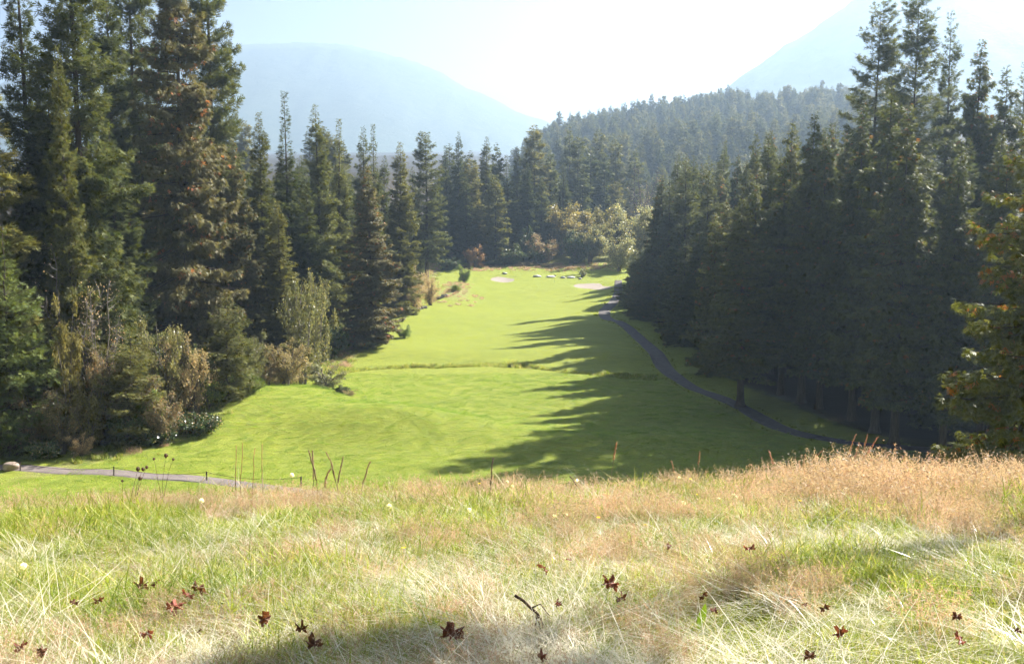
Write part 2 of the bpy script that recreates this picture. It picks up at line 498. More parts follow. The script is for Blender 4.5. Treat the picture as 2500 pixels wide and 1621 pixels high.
# ------------------------------------------------------------------ conifers
def conifer(seed, H, R, cb, kind, sl, dens, dz=.42, flag=0.0, leaflets=3, nb=7, gap=.12, power=.72, limbs=True, r0=None, bulge=.35, sides=9):
    """returns (trunk mesh, crown mesh); kind fir | cedar | sparse. H, R in metres, cb = height fraction where the crown starts,
    sl = spray length, dens = sprays per square metre of branch"""
    g = np.random.default_rng(seed)
    r0 = r0 or H * .0115
    # trunk with a root flare
    tz = np.r_[0, .25, .7, 1.5, 3, np.linspace(5, H * .985, 12)]
    wob = np.cumsum(g.normal(0, .03, (len(tz), 2)), 0) * (tz / H)[:, None] * 2.0
    tp = np.stack([wob[:, 0], wob[:, 1], tz], -1)
    tr = r0 * (1 - tz / H) ** 1.25 + r0 * .75 * np.exp(-tz / .55) + .012
    wood = MB().tube(tp, tr, sides)
    tx = lambda z: np.stack([np.interp(z, tz, tp[:, 0]), np.interp(z, tz, tp[:, 1]), z], -1)
    # branches
    z = []
    zz = cb * H
    while zz < H * .985:
        t = (zz / H - cb) / (1 - cb)
        n = max(3, int(round(nb * (1 - .3 * t) + g.normal(0, .8))))
        z += [zz + g.uniform(-.5, .5) * dz for _ in range(n)]
        zz += dz * (1.1 - .35 * t) * g.uniform(.7, 1.3)
    z = np.clip(np.array(z), cb * H * .9, H * .985)
    z = z[g.random(len(z)) > gap]
    t = np.clip((z / H - cb) / (1 - cb), 0, 1)
    az = g.uniform(0, 2 * math.pi, len(z))
    lump = 1 + .28 * vnoise(az / 1.05 + seed, z * .35) * 2
    prof = (1 - t) ** power * np.minimum(1, .8 + t / bulge * .2) if kind != 'sparse' else (1 - t) ** .7 * (.5 + .5 * np.minimum(1, t * 3))
    L = np.maximum(R * prof * lump * g.uniform(.55, 1.18, len(z)), .3)
    L = np.where(g.random(len(z)) < .06, L * 1.22, L)
    if kind == 'cedar':
        a = -.10 + .55 * t ** 2 + g.normal(0, .10, len(z)); b2 = -.42 + .1 * t; c3 = .34 + g.normal(0, .08, len(z))
    elif kind == 'sparse':
        a = .10 + .5 * t + g.normal(0, .12, len(z)); b2 = -.30 + 0 * t; c3 = .22 + 0 * t
    else:
        a = -.16 + .85 * t + g.normal(0, .10, len(z)); b2 = -.20 + .1 * t; c3 = .18 + g.normal(0, .08, len(z))
    rad = np.stack([np.cos(az), np.sin(az), 0 * az], -1)
    lat = np.stack([-np.sin(az), np.cos(az), 0 * az], -1)
    base = tx(z)
    up = np.array([0, 0, 1.0])
    def on(i, s):
        h = L[i] * (a[i] * s + b2[i] * s ** 2 + c3[i] * s ** 3)
        return base[i] + rad[i] * (L[i] * s * .96)[:, None] + up * h[:, None]
    if limbs:
        for k in range(len(z)):
            if L[k] < .9: continue
            s = np.array([0, .35, .7, .98])
            wood.tube(on(np.full(4, k), s), np.maximum((.012 + .011 * L[k]) * (1 - s * .92), .006), 3, cap=False)
    # sprays
    w_ = lambda i, s: .42 * L[i] * (1 - s) ** .8 * np.minimum(1, s * 3.5) + .16
    area = L * .30 * L * .62 + L * .30
    cnt = np.maximum(3, g.poisson(dens * area))
    i = np.repeat(np.arange(len(z)), cnt)
    s = .06 + .95 * g.random(len(i)) ** .75
    u = g.uniform(-1, 1, len(i))
    w = w_(i, s)
    pos = on(i, s) + lat[i] * (u * w)[:, None]
    pos = pos - up * (np.abs(u) * w * .35 + g.random(len(i)) ** 2 * .45)[:, None]
    sl_i = sl * g.uniform(.55, 1.3, len(i)) * np.minimum(1, .45 + L[i] / 2.6)
    if kind == 'cedar':
        d = rad[i] * .40 + lat[i] * (np.sign(u) * .45 * np.abs(u))[:, None] - up * g.uniform(.35, 1.5, len(i))[:, None] * (1 - .6 * t[i])[:, None]
    elif kind == 'sparse':
        d = rad[i] * .6 + lat[i] * (np.sign(u) * .6)[:, None] - up * g.uniform(-.2, .5, len(i))[:, None]
    else:
        d = rad[i] * .65 + lat[i] * (np.sign(u) * .65 * np.abs(u) ** .5)[:, None] + up * (a[i] * .4 - g.uniform(-.35, .75, len(i)) * (1 - t[i]))[:, None]
    d = nrm(d + g.normal(0, .28, (len(i), 3)))
    side = nrm(np.cross(d, up + g.normal(0, .45, (len(i), 3))))
    tint = np.clip(g.normal(.45, .25, len(i)) + .25 * vnoise(i * .37, i * .11), 0, 1)
    fl = np.zeros(len(i))
    if flag:
        patch = (vnoise(pos[:, 0] * 1.6 + seed, pos[:, 2] * 1.4) + vnoise(pos[:, 1] * 1.6, pos[:, 2] * 1.4 + 9)) * .5
        fl = np.where((patch > .16) & (g.random(len(i)) < flag), g.uniform(.6, 1, len(i)), 0) + np.where(g.random(len(i)) < flag * .06, .9, 0)
        fl = np.clip(fl, 0, 1)
    hw = sl_i * (.085 if kind != 'cedar' else .10) * (1.5 if sl > 1 else 1)
    Vs, As = [], []
    defs = [(0.0, 0.0, 1.0), (.10, 1.0, .66), (.22, -1.0, .60), (.40, .9, .52), (.50, -.9, .46)][:leaflets + 1]
    nrmv = np.cross(side, d)
    for off, ang, ln in defs:
        dd = nrm(d * math.cos(ang * .75) + side * math.sin(ang * .75) + nrmv * g.normal(0, .18, len(i))[:, None])
        sd = nrm(np.cross(nrmv, dd))
        o = pos + d * (off * sl_i)[:, None]
        Vs.append(np.stack([o - sd * hw[:, None] + dd * (.1 * sl_i)[:, None], o + sd * hw[:, None] + dd * (.16 * sl_i)[:, None], o + dd * (ln * sl_i)[:, None]], 1))
    V = np.concatenate(Vs).reshape(-1, 3)
    T = np.arange(len(V)).reshape(-1, 3)
    At = np.stack([tint, fl, 0 * tint, 0 * tint + 1], -1)
    At = np.repeat(np.concatenate([At] * len(defs)), 3, axis=0)
    # leader tip
    return wood, (V, T, At)

KINDS = {}
def kind(key, names, label_mat, bark, *args, **kw):
    wood, (V, T, At) = conifer(*args, **kw)
    KINDS[key] = (names, wood.mesh('trunk', bark, True), make_mesh('crown', V, [T], label_mat, {'tint': At}), args[1], args[2])

# nominal height 40 m; every tree is scaled to its own height and spread
kind('fir_a', 'fir_tree', M['fir'], M['bark'], 11, 40, 5.2, .05, 'fir', .64, 37, dz=.52, power=.85, leaflets=4)
kind('fir_b', 'fir_tree', M['fir'], M['bark'], 12, 40, 5.2, .10, 'fir', .64, 35, dz=.56, power=.85, gap=.24, leaflets=4)
kind('fir_c', 'fir_tree', M['fir_olive'], M['bark'], 13, 40, 5.0, .04, 'fir', .62, 38, dz=.52, power=.82, leaflets=4)
kind('fir_slim', 'fir_tree', M['fir'], M['bark'], 14, 40, 4.0, .08, 'fir', .60, 37, dz=.52, power=1.0, leaflets=4)
kind('fir_tall', 'fir_tree', M['fir'], M['bark'], 15, 48, 5.6, .22, 'fir', .68, 30, dz=.72, gap=.32, power=.5, leaflets=4)
kind('cedar_a', 'cedar_tree', M['cedar'], M['bark'], 21, 40, 5.6, .17, 'cedar', .64, 38, dz=.52, flag=.12, leaflets=3, power=.8)
kind('cedar_b', 'cedar_tree', M['cedar'], M['bark'], 22, 40, 5.4, .19, 'cedar', .64, 38, dz=.55, flag=.06, leaflets=3, power=.8)
kind('cedar_low', 'cedar_tree', M['cedar'], M['bark'], 28, 30, 5.4, .03, 'cedar', .64, 34, dz=.52, flag=.08, leaflets=3)
kind('cedar_brown', 'cedar_tree', M['cedar_brown'], M['bark'], 23, 40, 5.6, .06, 'cedar', .55, 42, dz=.52, flag=.13, gap=.18, leaflets=3)
kind('sparse', 'fir_tree', M['fir_olive'], M['bark_grey'], 25, 34, 3.4, .35, 'sparse', .5, 14, dz=.8, gap=.3)
kind('young', 'young_fir', M['young_fir'], M['bark'], 26, 14, 3.0, .03, 'fir', .38, 44, dz=.32)
kind('young_b', 'young_fir', M['fir_olive'], M['bark'], 27, 12, 3.0, .03, 'fir', .38, 44, dz=.32)
# distant kinds, coarser sprays
kind('far_a', 'fir_tree', M['fir'], M['bark'], 31, 36, 4.6, .12, 'fir', 1.1, 12, dz=.8, leaflets=3, limbs=False, sides=6)
kind('far_b', 'fir_tree', M['fir'], M['bark'], 32, 36, 4.4, .22, 'fir', 1.1, 12, dz=.8, leaflets=3, limbs=False, gap=.3, sides=6)
kind('far_c', 'fir_tree', M['fir_olive'], M['bark'], 33, 36, 4.8, .10, 'fir', 1.1, 12, dz=.8, leaflets=3, limbs=False, power=.6, sides=6)
kind('far_d', 'fir_tree', M['fir_olive'], M['bark'], 34, 36, 5.2, .25, 'cedar', 1.1, 12, dz=.9, leaflets=3, limbs=False, power=.42, gap=.35, sides=6)
# the near cedar at the right edge needs fine sprays
kind('near_cedar', 'cedar_tree', M['cedar'], M['bark'], 41, 30, 5.4, .03, 'cedar', .38, 42, dz=.42, flag=.22, leaflets=4, gap=.22)

_yaw = np.random.default_rng(99)
def place(key, x, y, H, spread, label, group=None, cat=None, name=None, yaw=None, sink=.15, lean=0.0):
    names, tm, cm, h0, r0 = KINDS[key]
    names = name or names
    yaw = _yaw.uniform(0, 6.28) if yaw is None else yaw
    sz = H / h0; sr = spread / r0
    e = bpy.data.objects.new(names, None)
    COL.objects.link(e)
    e.empty_display_size = .5
    e.location = (x, y, float(ground_z(x, y)) - sink)
    e.rotation_euler = (lean * math.cos(yaw), lean * math.sin(yaw), yaw)
    e.scale = (sr, sr, sz)
    add_obj('trunk', tm, e)
    add_obj('crown', cm, e)
    tag(e, label, cat or ('cedar' if 'cedar' in names else 'fir'), group)
    return e

def at(px, py_top, d):
    """world x, y and height of a plant whose stem stands at column px, d metres ahead, reaching row py_top"""
    x = ray_slope(px, 700)[0] * d
    return x, d, ray_slope(px, py_top)[1] * d - float(ground_z(x, d))

def tree(key, px, top, d, spread, label, group=None, **kw):
    x, y, H = at(px, top, d)
    return place(key, x, y, H, spread, label, group, **kw)

# left group, nearest first
tree('fir_c', -70, -420, 105, 8.5, 'tall fir at the left edge, only its drooping lit branches in view')
tree('fir_slim', 88, -330, 119, 5.0, 'tall fir with a thin bare dark trunk near the left edge')
tree('fir_a', 205, -480, 115, 7.2, 'massive dark fir with heavy layered boughs behind the leafy shrubs', yaw=.4)
tree('fir_c', 178, 90, 108.5, 3.4, 'pointed fir in front of the massive dark fir, tip well below it')
tree('fir_tall', 345, -330, 158, 6.8, 'tall dark fir with see-through top between massive fir and brownish cedar')
tree('fir_b', 290, -240, 150, 5.6, 'dense fir squeezed between the massive dark fir and the brownish cedar')
tree('cedar_brown', 452, -300, 137, 8.2, 'huge brownish cedar with rusty hanging sprays and exposed trunk', yaw=2.0)
tree('fir_b', 530, -380, 154, 6.8, 'tall fir whose ragged upswept boughs reach past the huge brownish cedar')
tree('cedar_brown', 580, 330, 144, 5.0, 'shorter brownish cedar at the right foot of the huge cedar')
tree('fir_c', 652, 262, 153, 4.8, 'olive fir with slim dead-looking tip beside the huge cedar')
tree('fir_slim', 708, 212, 163, 4.6, 'tall slender fir standing behind the olive fir, highest spire left of centre')
tree('fir_c', 690, 480, 145, 4.4, 'low olive fir spreading at the edge of the terrace')
tree('fir_a', 782, 245, 172, 5.6, 'dark broad fir with rounded spire left of the brown fairway cedar')
tree('fir_slim', 832, 282, 184, 4.6, 'narrow dark fir just right of the broad rounded fir')
tree('fir_b', 755, 420, 165, 4.6, 'shadowed fir filling the gap behind the terrace')
tree('cedar_brown', 903, 392, 168, 5.9, 'brown-tinged cedar standing at the fairway edge, skirts near the turf', yaw=.8)
tree('fir_b', 893, 300, 214, 5.0, 'fir with twin feathery tip behind the brown fairway cedar')
tree('fir_slim', 915, 296, 222, 4.4, 'thin feathery fir crowded behind the brown fairway cedar')
tree('fir_a', 850, 430, 186, 5.2, 'dark fir tucked behind the brown fairway cedar')
tree('fir_c', 975, 338, 205, 5.4, 'tall pale green fir with a clear lower edge right of the brown cedar')
tree('fir_a', 940, 372, 226, 5.0, 'fir half hidden between the brown cedar and the pale green fir')
tree('fir_tall', 1042, 318, 252, 6.2, 'open-branched fir with long limbs reaching right over the bare trunk')
tree('fir_b', 1010, 400, 258, 4.6, 'fir seen between the pale green fir and the open-branched fir')
G = 'firs of the shaded stand behind the green'
L = 'low blue-green fir half hidden among the shaded stand behind the green'
for k, (px, top, d, sp) in enumerate([(1068, 425, 300, 5.5), (1092, 352, 312, 4.8), (1122, 315, 322, 4.6), (1152, 385, 306, 5.5), (1188, 328, 318, 6.2), (1216, 342, 330, 4.8),
        (1240, 375, 309, 5.6), (1262, 352, 330, 4.6), (1304, 300, 336, 6.8), (1288, 395, 312, 5.6), (1340, 362, 340, 5.4), (1372, 395, 326, 5.4), (1140, 430, 300, 5.0), (1210, 430, 300, 5.0), (1320, 430, 316, 5.2)]):
    rank = sorted([1068, 1092, 1122, 1152, 1188, 1216, 1240, 1262, 1304, 1288, 1340, 1372]).index(px) if k < 12 else None
    lab = L if rank is None else '%s treetop from the left in the shaded fir stand behind the green' % ['first', 'second', 'third', 'fourth', 'fifth', 'sixth', 'seventh', 'eighth', 'ninth', 'tenth', 'eleventh', 'twelfth'][rank]
    tree(['far_a', 'fir_slim', 'fir_b', 'far_c', 'fir_a'][k % 5], px, top, d, sp, lab, G)
G2 = 'hazy conifers in front of the wooded hill'
L2 = 'hazy conifer below the wooded hill, above the yellowing round trees'
for k, (px, top, d, sp) in enumerate([(1408, 330, 380, 6.0), (1440, 350, 372, 5.6), (1472, 365, 366, 5.0), (1500, 335, 395, 6.0), (1545, 360, 400, 5.6), (1420, 410, 352, 5.4), (1500, 440, 350, 5.4), (1600, 420, 420, 5), (1390, 300, 440, 6.0), (1460, 310, 450, 6)]):
    tree(['far_c', 'far_b', 'far_a'][k % 3], px, top, d, sp, L2, G2)
tree('sparse', 1646, 372, 330, 5.0, 'lone sparse fir with bare thin trunk rising above the yellowing trees')
tree('fir_slim', 1600, 502, 262, 3.2, 'small dark narrow fir at the end of the right tree line')
tree('cedar_b', 1645, 470, 272, 4.8, 'olive cedar pair member with pointed top beyond the dark narrow fir')
tree('cedar_a', 1668, 488, 262, 3.8, 'olive cedar leaning close beside its pointed neighbour')
tree('cedar_b', 1700, 560, 240, 4.2, 'short dark cedar low between the olive cedars and the twin-topped cedar')
tree('fir_b', 1620, 600, 240, 3.6, 'low dark fir at the bend of the gravel path')
# right wall of trees
tree('cedar_a', 1790, 372, 214, 5.0, 'grey-tinged cedar left of the twin-topped cedar')
tree('cedar_b', 1838, 312, 200, 4.6, 'left stem of the twin-topped cedar in the right tree line')
tree('cedar_a', 1866, 326, 196, 4.4, 'right stem of the twin-topped cedar in the right tree line')
tree('sparse', 1932, 340, 246, 5.0, 'pale greyish thin conifer peeping behind the right tree line')
tree('cedar_b', 1972, 322, 178, 4.0, 'dark narrow cedar with club-shaped tip in the right tree line')
tree('cedar_a', 2016, 288, 168, 4.4, 'dark cedar with rusty flecks just left of the tallest firs')
tree('cedar_b', 1760, 520, 186, 5.4, 'shaded cedar leaning over the gravel path')
tree('cedar_a', 1905, 440, 160, 5.6, 'heavy shaded cedar in the middle of the right tree line')
tree('cedar_b', 1745, 640, 163, 4.6, 'low shaded cedar beside the gravel path bend')
tree('cedar_b', 1815, 470, 127, 5.6, 'shaded cedar with a stout trunk standing on the turf beside the path', sink=.05)
tree('cedar_a', 1915, 380, 133, 5.4, 'shaded cedar behind the path, right of the stout-trunked one')
tree('cedar_b', 1965, 260, 128, 5.6, 'shaded cedar second right of the stout-trunked one')
tree('cedar_a', 2010, 330, 124, 5.0, 'shaded cedar with rusty needles under it by the path')
tree('fir_tall', 2122, -8, 137, 6.2, 'tall open fir, left one of the three highest on the right', yaw=1.0)
tree('fir_tall', 2212, -60, 132, 5.6, 'tallest open fir on the right, its top cut by the frame', yaw=2.4)
tree('fir_b', 2290, 10, 140, 5.4, 'tall ragged fir, right one of the three highest on the right')
tree('cedar_a', 2092, 240, 117, 5.6, 'big shaded cedar with a pale thick trunk among the right trees')
tree('cedar_b', 2150, 180, 111, 5.4, 'big shaded cedar whose leaning trunk stands behind the tall seed heads')
tree('cedar_a', 2200, 240, 105, 5.6, 'foremost shaded cedar with the thickest trunk, right of the seed heads')
tree('cedar_a', 2356, 78, 124, 6.0, 'spired cedar with rusty sprays near the right edge')
tree('cedar_b', 2425, 142, 120, 5.4, 'broad-topped cedar near the right edge, lower than the spired one')
tree('fir_b', 2472, 132, 128, 4.6, 'ragged fir at the right edge behind the cedars')
tree('sparse', 2505, 180, 108, 3.0, 'nearly bare spindly conifer at the right edge')
tree('cedar_b', 2320, 330, 101, 4.6, 'shaded cedar with slim trunk beside the bright cedar at the right edge')
tree('cedar_a', 2440, 340, 98, 5.4, 'shaded cedar just behind the bright cedar at the right edge')
tree('cedar_b', 2560, 200, 104, 5.6, 'shaded cedar mostly outside the right edge')
tree('near_cedar', 2530, 190, 52, 6.3, 'near sunlit cedar with orange dead sprays at the right edge', yaw=.3)
# deeper rows on the right: they shade the wood
Gd = 'cedars deep in the right-hand wood'
Ld = 'shaded cedar deep inside the right-hand wood'
rr = np.random.default_rng(5)
for k in range(84):
    y = rr.uniform(104, 250) if k < 52 else rr.uniform(100, 185)
    x = path_r(y) + (rr.uniform(14, 46) if k < 34 or k >= 52 else rr.uniform(6, 22))
    if y < 150 and x < path_r(y) + 12: x += 10
    place(['cedar_b', 'cedar_a', 'fir_b', 'fir_a'][k % 4], x, y, rr.uniform(27, 36), rr.uniform(4.6, 5.8), Ld, Gd)
# lower cedars whose skirts touch the ground along the far part of the path
Gp = 'low cedars with ground-length skirts along the gravel path'
Lp = 'low shaded cedar, skirts on the ground beside the gravel path'
for k in range(22):
    y = 150 + k * 4.6 + rr.uniform(-2, 2)
    x = path_r(y) + rr.uniform(5.5, 13)
    top = np.interp(CX + F_PX * x / y, [1560, 1640, 1700, 1770, 1840, 2000], [600, 520, 560, 440, 400, 360])
    h = ray_slope(1250, top)[1] * y - float(ground_z(x, y))
    place('cedar_low', x, y, min(h, 30) * rr.uniform(.8, 1.0), rr.uniform(4.4, 5.6), Lp, Gp)
# deeper rows on the left
Gl = 'firs deep in the left-hand wood'
Ll = 'dark fir deep inside the left-hand wood behind the front row'
for k in range(26):
    y = rr.uniform(118, 250)
    x = edge_l(y) - rr.uniform(12, 42)
    place(['fir_a', 'fir_b', 'fir_slim'][k % 3], x, y, rr.uniform(30, 40) * (1 if y < 150 else .78), rr.uniform(4.6, 6), Ll, Gl)
# flat woods far behind the left stand
Gf = 'firs on the valley floor beyond the left stand'
Lf = 'faint hazy fir on the valley floor beyond the left stand'
for k in range(26):
    d = rr.uniform(330, 470)
    x = rr.uniform(-.34 * d, .02 * d)
    place(['far_a', 'far_b', 'far_c'][k % 3], x, d, rr.uniform(24, 33), rr.uniform(4.6, 6.4), Lf, Gf)
# wooded hill
Gh = 'conifers covering the far hill'
Lh = 'hazy blue conifer on the far wooded hill'
cnt = 0
sky_px = [1320, 1338, 1352, 1365, 1380, 1392, 1412, 1428, 1440, 1462, 1476, 1490, 1508, 1520, 1545, 1556, 1570, 1590, 1610, 1632, 1648, 1660, 1684, 1700, 1722, 1735, 1760, 1776, 1790, 1810, 1822, 1850, 1868, 1885, 1905, 1925, 1940, 1955, 1985, 2005, 2030, 2060, 2090]
for px in sky_px:
    d = rr.uniform(950, 1050)
    x = ray_slope(px, 300)[0] * d
    place(['far_a', 'far_b', 'far_c', 'far_d'][rr.integers(0, 4)], x, d, rr.uniform(20, 36), rr.uniform(4.2, 6.6), Lh, Gh, 'conifer', 'hill_conifer')
for k in range(110):
    d = rr.uniform(450, 940)
    x = rr.uniform(0, .36 * d)
    place(['far_a', 'far_b', 'far_c', 'far_d'][rr.integers(0, 4)], x, d, rr.uniform(20, 31), rr.uniform(4.5, 6.4), Lh, Gh, 'conifer', 'hill_conifer', lean=rr.normal(0, .02))
# ------------------------------------------------------------------ shrubs and broadleaved trees
def shrub(seed, H, W, stems, leaf, n_leaf, spread=.9, clump=.45, trunk_r=.05, crown_lo=.0, twig_n=5, bend=.25, hlo=.6):
    """stems that fork into branches and twigs, leaves set along the twigs; H high, W wide"""
    g = np.random.default_rng(seed)
    wood = MB()
    tips = []
    for k in range(stems):
        az = g.uniform(0, 2 * math.pi)
        out = W * .5 * math.sqrt(g.uniform(.05, 1)) * spread
        hh = H * g.uniform(hlo, 1.0) * (1 - .35 * (out / (W * .5)) ** 2)
        s = np.linspace(0, 1, 6)
        P = np.stack([math.cos(az) * out * s ** 1.4, math.sin(az) * out * s ** 1.4, hh * s ** .9], -1) + np.r_[np.zeros((1, 3)), g.normal(0, .03 * H * bend, (5, 3))]
        P[:, :2] += g.normal(0, .03 * W, 2)
        wood.tube(P, trunk_r * (1 - .85 * s) + .008, 5, cap=False)
        for q in range(twig_n):
            t = g.uniform(max(.06, crown_lo), 1.0)
            p0 = np.array([np.interp(t, s, P[:, c]) for c in range(3)])
            dl = W * .26 * g.uniform(.5, 1.1) * (1.15 - .6 * t)
            dd = nrm(np.array([math.cos(az) + g.normal(0, 1.0), math.sin(az) + g.normal(0, 1.0), g.normal(.5, .45)]))
            p1 = p0 + dd * dl * .55 + g.normal(0, .06 * dl, 3)
            p2 = p1 + (dd + np.array([0, 0, .25])) * dl * .5 + g.normal(0, .1 * dl, 3)
            wood.tube([p0, p1, p2], [trunk_r * .4 + .006, trunk_r * .25 + .005, .004], 3, cap=False)
            for r in range(3):
                e = g.uniform(.35, 1)
                b0 = p0 + (p2 - p0) * e
                b1 = b0 + (nrm(dd + g.normal(0, .8, 3))) * dl * .4
                wood.tube([b0, b1], [.008, .003], 3, cap=False)
                tips.append((b0, b1))
            tips.append((p1, p2))
    tips = np.array(tips)
    i = g.integers(0, len(tips), n_leaf)
    wgt = g.random(len(tips)) ** .6
    i = i[g.random(len(i)) < wgt[i]]
    s = g.uniform(0, 1.12, len(i))[:, None]
    pos = tips[i, 0] * (1 - s) + tips[i, 1] * s + g.normal(0, clump * W * .07, (len(i), 3))
    pos[:, 2] = np.maximum(pos[:, 2], .05)
    d = nrm(g.normal(0, 1, (len(i), 3)) + np.array([0, 0, -.35]))
    sd = nrm(np.cross(d, g.normal(0, 1, (len(i), 3))))
    ln = leaf * g.uniform(.6, 1.3, len(i))[:, None]
    V = np.stack([pos, pos + d * ln * .5 + sd * ln * .32, pos + d * ln, pos + d * ln * .5 - sd * ln * .32], 1).reshape(-1, 3)
    Q = np.arange(len(V)).reshape(-1, 4)
    tint = np.clip(g.normal(.45, .28, len(i)) + .5 * vnoise(i * .21, i * .13), 0, 1)
    fl = np.where(g.random(len(i)) < .10, g.uniform(.5, 1, len(i)), 0)
    At = np.repeat(np.stack([tint, fl, 0 * tint, 1 + 0 * tint], -1), 4, 0)
    return wood, V, Q, At

def broom(seed, H, W, n):
    g = np.random.default_rng(seed)
    wood = MB()
    for k in range(7):
        az = g.uniform(0, 6.28); o = W * .3 * g.random()
        wood.tube([(0, 0, 0), (math.cos(az) * o * .5, math.sin(az) * o * .5, H * .3), (math.cos(az) * o, math.sin(az) * o, H * .6)], [.03, .02, .01], 4, cap=False)
    az = g.uniform(0, 6.28, n); r = np.sqrt(g.random(n)) * W * .5
    h = H * g.uniform(.55, 1.0, n) * (1 - .45 * (r / (W * .5)) ** 2)
    b = np.stack([np.cos(az) * r * .45, np.sin(az) * r * .45, h * g.uniform(.1, .5, n)], -1)
    t = np.stack([np.cos(az) * r, np.sin(az) * r, h], -1) + g.normal(0, .12, (n, 3))
    sd = nrm(np.cross(t - b, g.normal(0, 1, (n, 3)))) * .035
    m = (b + t) / 2 + g.normal(0, .05, (n, 3))
    V = np.stack([b - sd, b + sd, m + sd, t, m - sd], 1).reshape(-1, 3)
    k = np.arange(n)[:, None] * 5
    Q = np.concatenate([k + np.array([0, 1, 2, 4])]); T = np.concatenate([k + np.array([4, 2, 3])])
    At = np.repeat(np.stack([g.random(n), 0 * r, 0 * r, 1 + 0 * r], -1), 5, 0)
    return wood, V, [Q, T], At

M['lf_brown'] = leaf_mat('browning_leaves', (.080, .066, .042), (.165, .135, .08), (.22, .11, .06), transl=.55, gain=2.5, rough=.36, spec=.6)
M['lf_olive'] = leaf_mat('olive_leaves', (.06, .064, .028), (.13, .12, .055), (.17, .14, .06), transl=.55, gain=2.5, rough=.36, spec=.6)
M['lf_green'] = leaf_mat('green_leaves', (.05, .085, .022), (.13, .16, .04), (.30, .26, .05), transl=.55, gain=2.5, rough=.36, spec=.6)
M['lf_gloss'] = leaf_mat('glossy_evergreen_leaves', (.025, .045, .015), (.06, .085, .025), (.30, .20, .10), transl=.12, gain=1.7, rough=.18, spec=1.0)
M['lf_yellow'] = leaf_mat('yellowing_leaves', (.10, .09, .035), (.20, .17, .06), (.22, .17, .06), transl=.55, gain=1.8, rough=.36, spec=.6)
M['lf_pale'] = leaf_mat('pale_leaves', (.085, .09, .045), (.19, .185, .10), (.34, .28, .14), transl=.48, gain=2.5, rough=.36, spec=.5)
M['lf_tan'] = leaf_mat('dry_tan_leaves', (.13, .105, .06), (.25, .20, .12), (.26, .15, .08), transl=.48, gain=2.5, rough=.36)
M['lf_red'] = leaf_mat('reddish_leaves', (.11, .065, .04), (.18, .11, .06), (.22, .15, .08), transl=.48, gain=2.5, rough=.36)
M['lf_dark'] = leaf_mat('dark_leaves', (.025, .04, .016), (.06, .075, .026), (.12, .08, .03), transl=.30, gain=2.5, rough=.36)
M['broom'] = leaf_mat('broom_twigs', (.055, .085, .03), (.13, .16, .05), transl=.3, rough=.6)

SH = {}
def skind(key, name, parts, mat, bark, h0, w0, wood, V, Q, At):
    SH[key] = (name, parts, wood.mesh(parts[0], bark, True), make_mesh(parts[1], V, Q if isinstance(Q, list) else [Q], mat, {'tint': At}), h0, w0)
ST = ('stems', 'foliage')
TR = ('trunk', 'crown')
for key, mat, seed, args in (
        ('brown', 'lf_brown', 51, dict(H=5, W=4.4, stems=16, leaf=.125, n_leaf=17000)),
        ('brown_b', 'lf_brown', 52, dict(H=5, W=4.0, stems=12, leaf=.12, n_leaf=14000, clump=.6)),
        ('olive', 'lf_olive', 53, dict(H=5, W=4.4, stems=16, leaf=.12, n_leaf=18000)),
        ('green', 'lf_green', 54, dict(H=4, W=4.2, stems=14, leaf=.12, n_leaf=19000)),
        ('gloss', 'lf_gloss', 55, dict(H=2.2, W=3.4, stems=16, leaf=.15, n_leaf=14000, clump=.6)),
        ('yellow', 'lf_yellow', 56, dict(H=5, W=4.0, stems=12, leaf=.13, n_leaf=13000)),
        ('pale', 'lf_pale', 57, dict(H=4, W=3.6, stems=12, leaf=.13, n_leaf=13000)),
        ('tan', 'lf_tan', 58, dict(H=4, W=4.0, stems=20, leaf=.115, n_leaf=12000)),
        ('red', 'lf_red', 59, dict(H=4, W=4.0, stems=12, leaf=.2, n_leaf=6000)),
        ('dark', 'lf_dark', 60, dict(H=4, W=4.4, stems=14, leaf=.2, n_leaf=13000))):
    skind(key, 'leafy_shrub', ST, M[mat], M['bark_grey'], args['H'], args['W'], *shrub(seed, **args))
skind('broom', 'broom_shrub', ST, M['broom'], M['bark'], 2.6, 3.0, *broom(61, 2.6, 3.0, 5200))
skind('maple', 'shade_maple_tree', TR, M['lf_brown'], M['bark_grey'], 9.0, 1.4, *shrub(66, 9.0, 1.4, 5, .17, 1900, spread=.5, trunk_r=.035, crown_lo=.87, twig_n=12, clump=.9, hlo=.93))
skind('alder', 'alder_tree', TR, M['lf_yellow'], M['bark_grey'], 20, 12, *shrub(62, 20, 12, 14, .55, 22000, trunk_r=.14, crown_lo=.3, twig_n=9, clump=.8))
skind('alder_green', 'alder_tree', TR, M['lf_olive'], M['bark_grey'], 20, 10, *shrub(63, 20, 10, 12, .5, 20000, trunk_r=.13, crown_lo=.25, twig_n=9, clump=.8))
skind('pale_tree', 'alder_tree', TR, M['lf_pale'], M['bark_grey'], 16, 9, *shrub(64, 16, 9, 12, .42, 15000, trunk_r=.10, crown_lo=.15, twig_n=9, clump=.9))
skind('bare', 'bare_tree', ('trunk', 'twigs'), M['lf_tan'], M['bark_grey'], 16, 7, *shrub(65, 16, 7, 9, .14, 1600, trunk_r=.11, crown_lo=.25, twig_n=16, clump=.7, bend=.4))

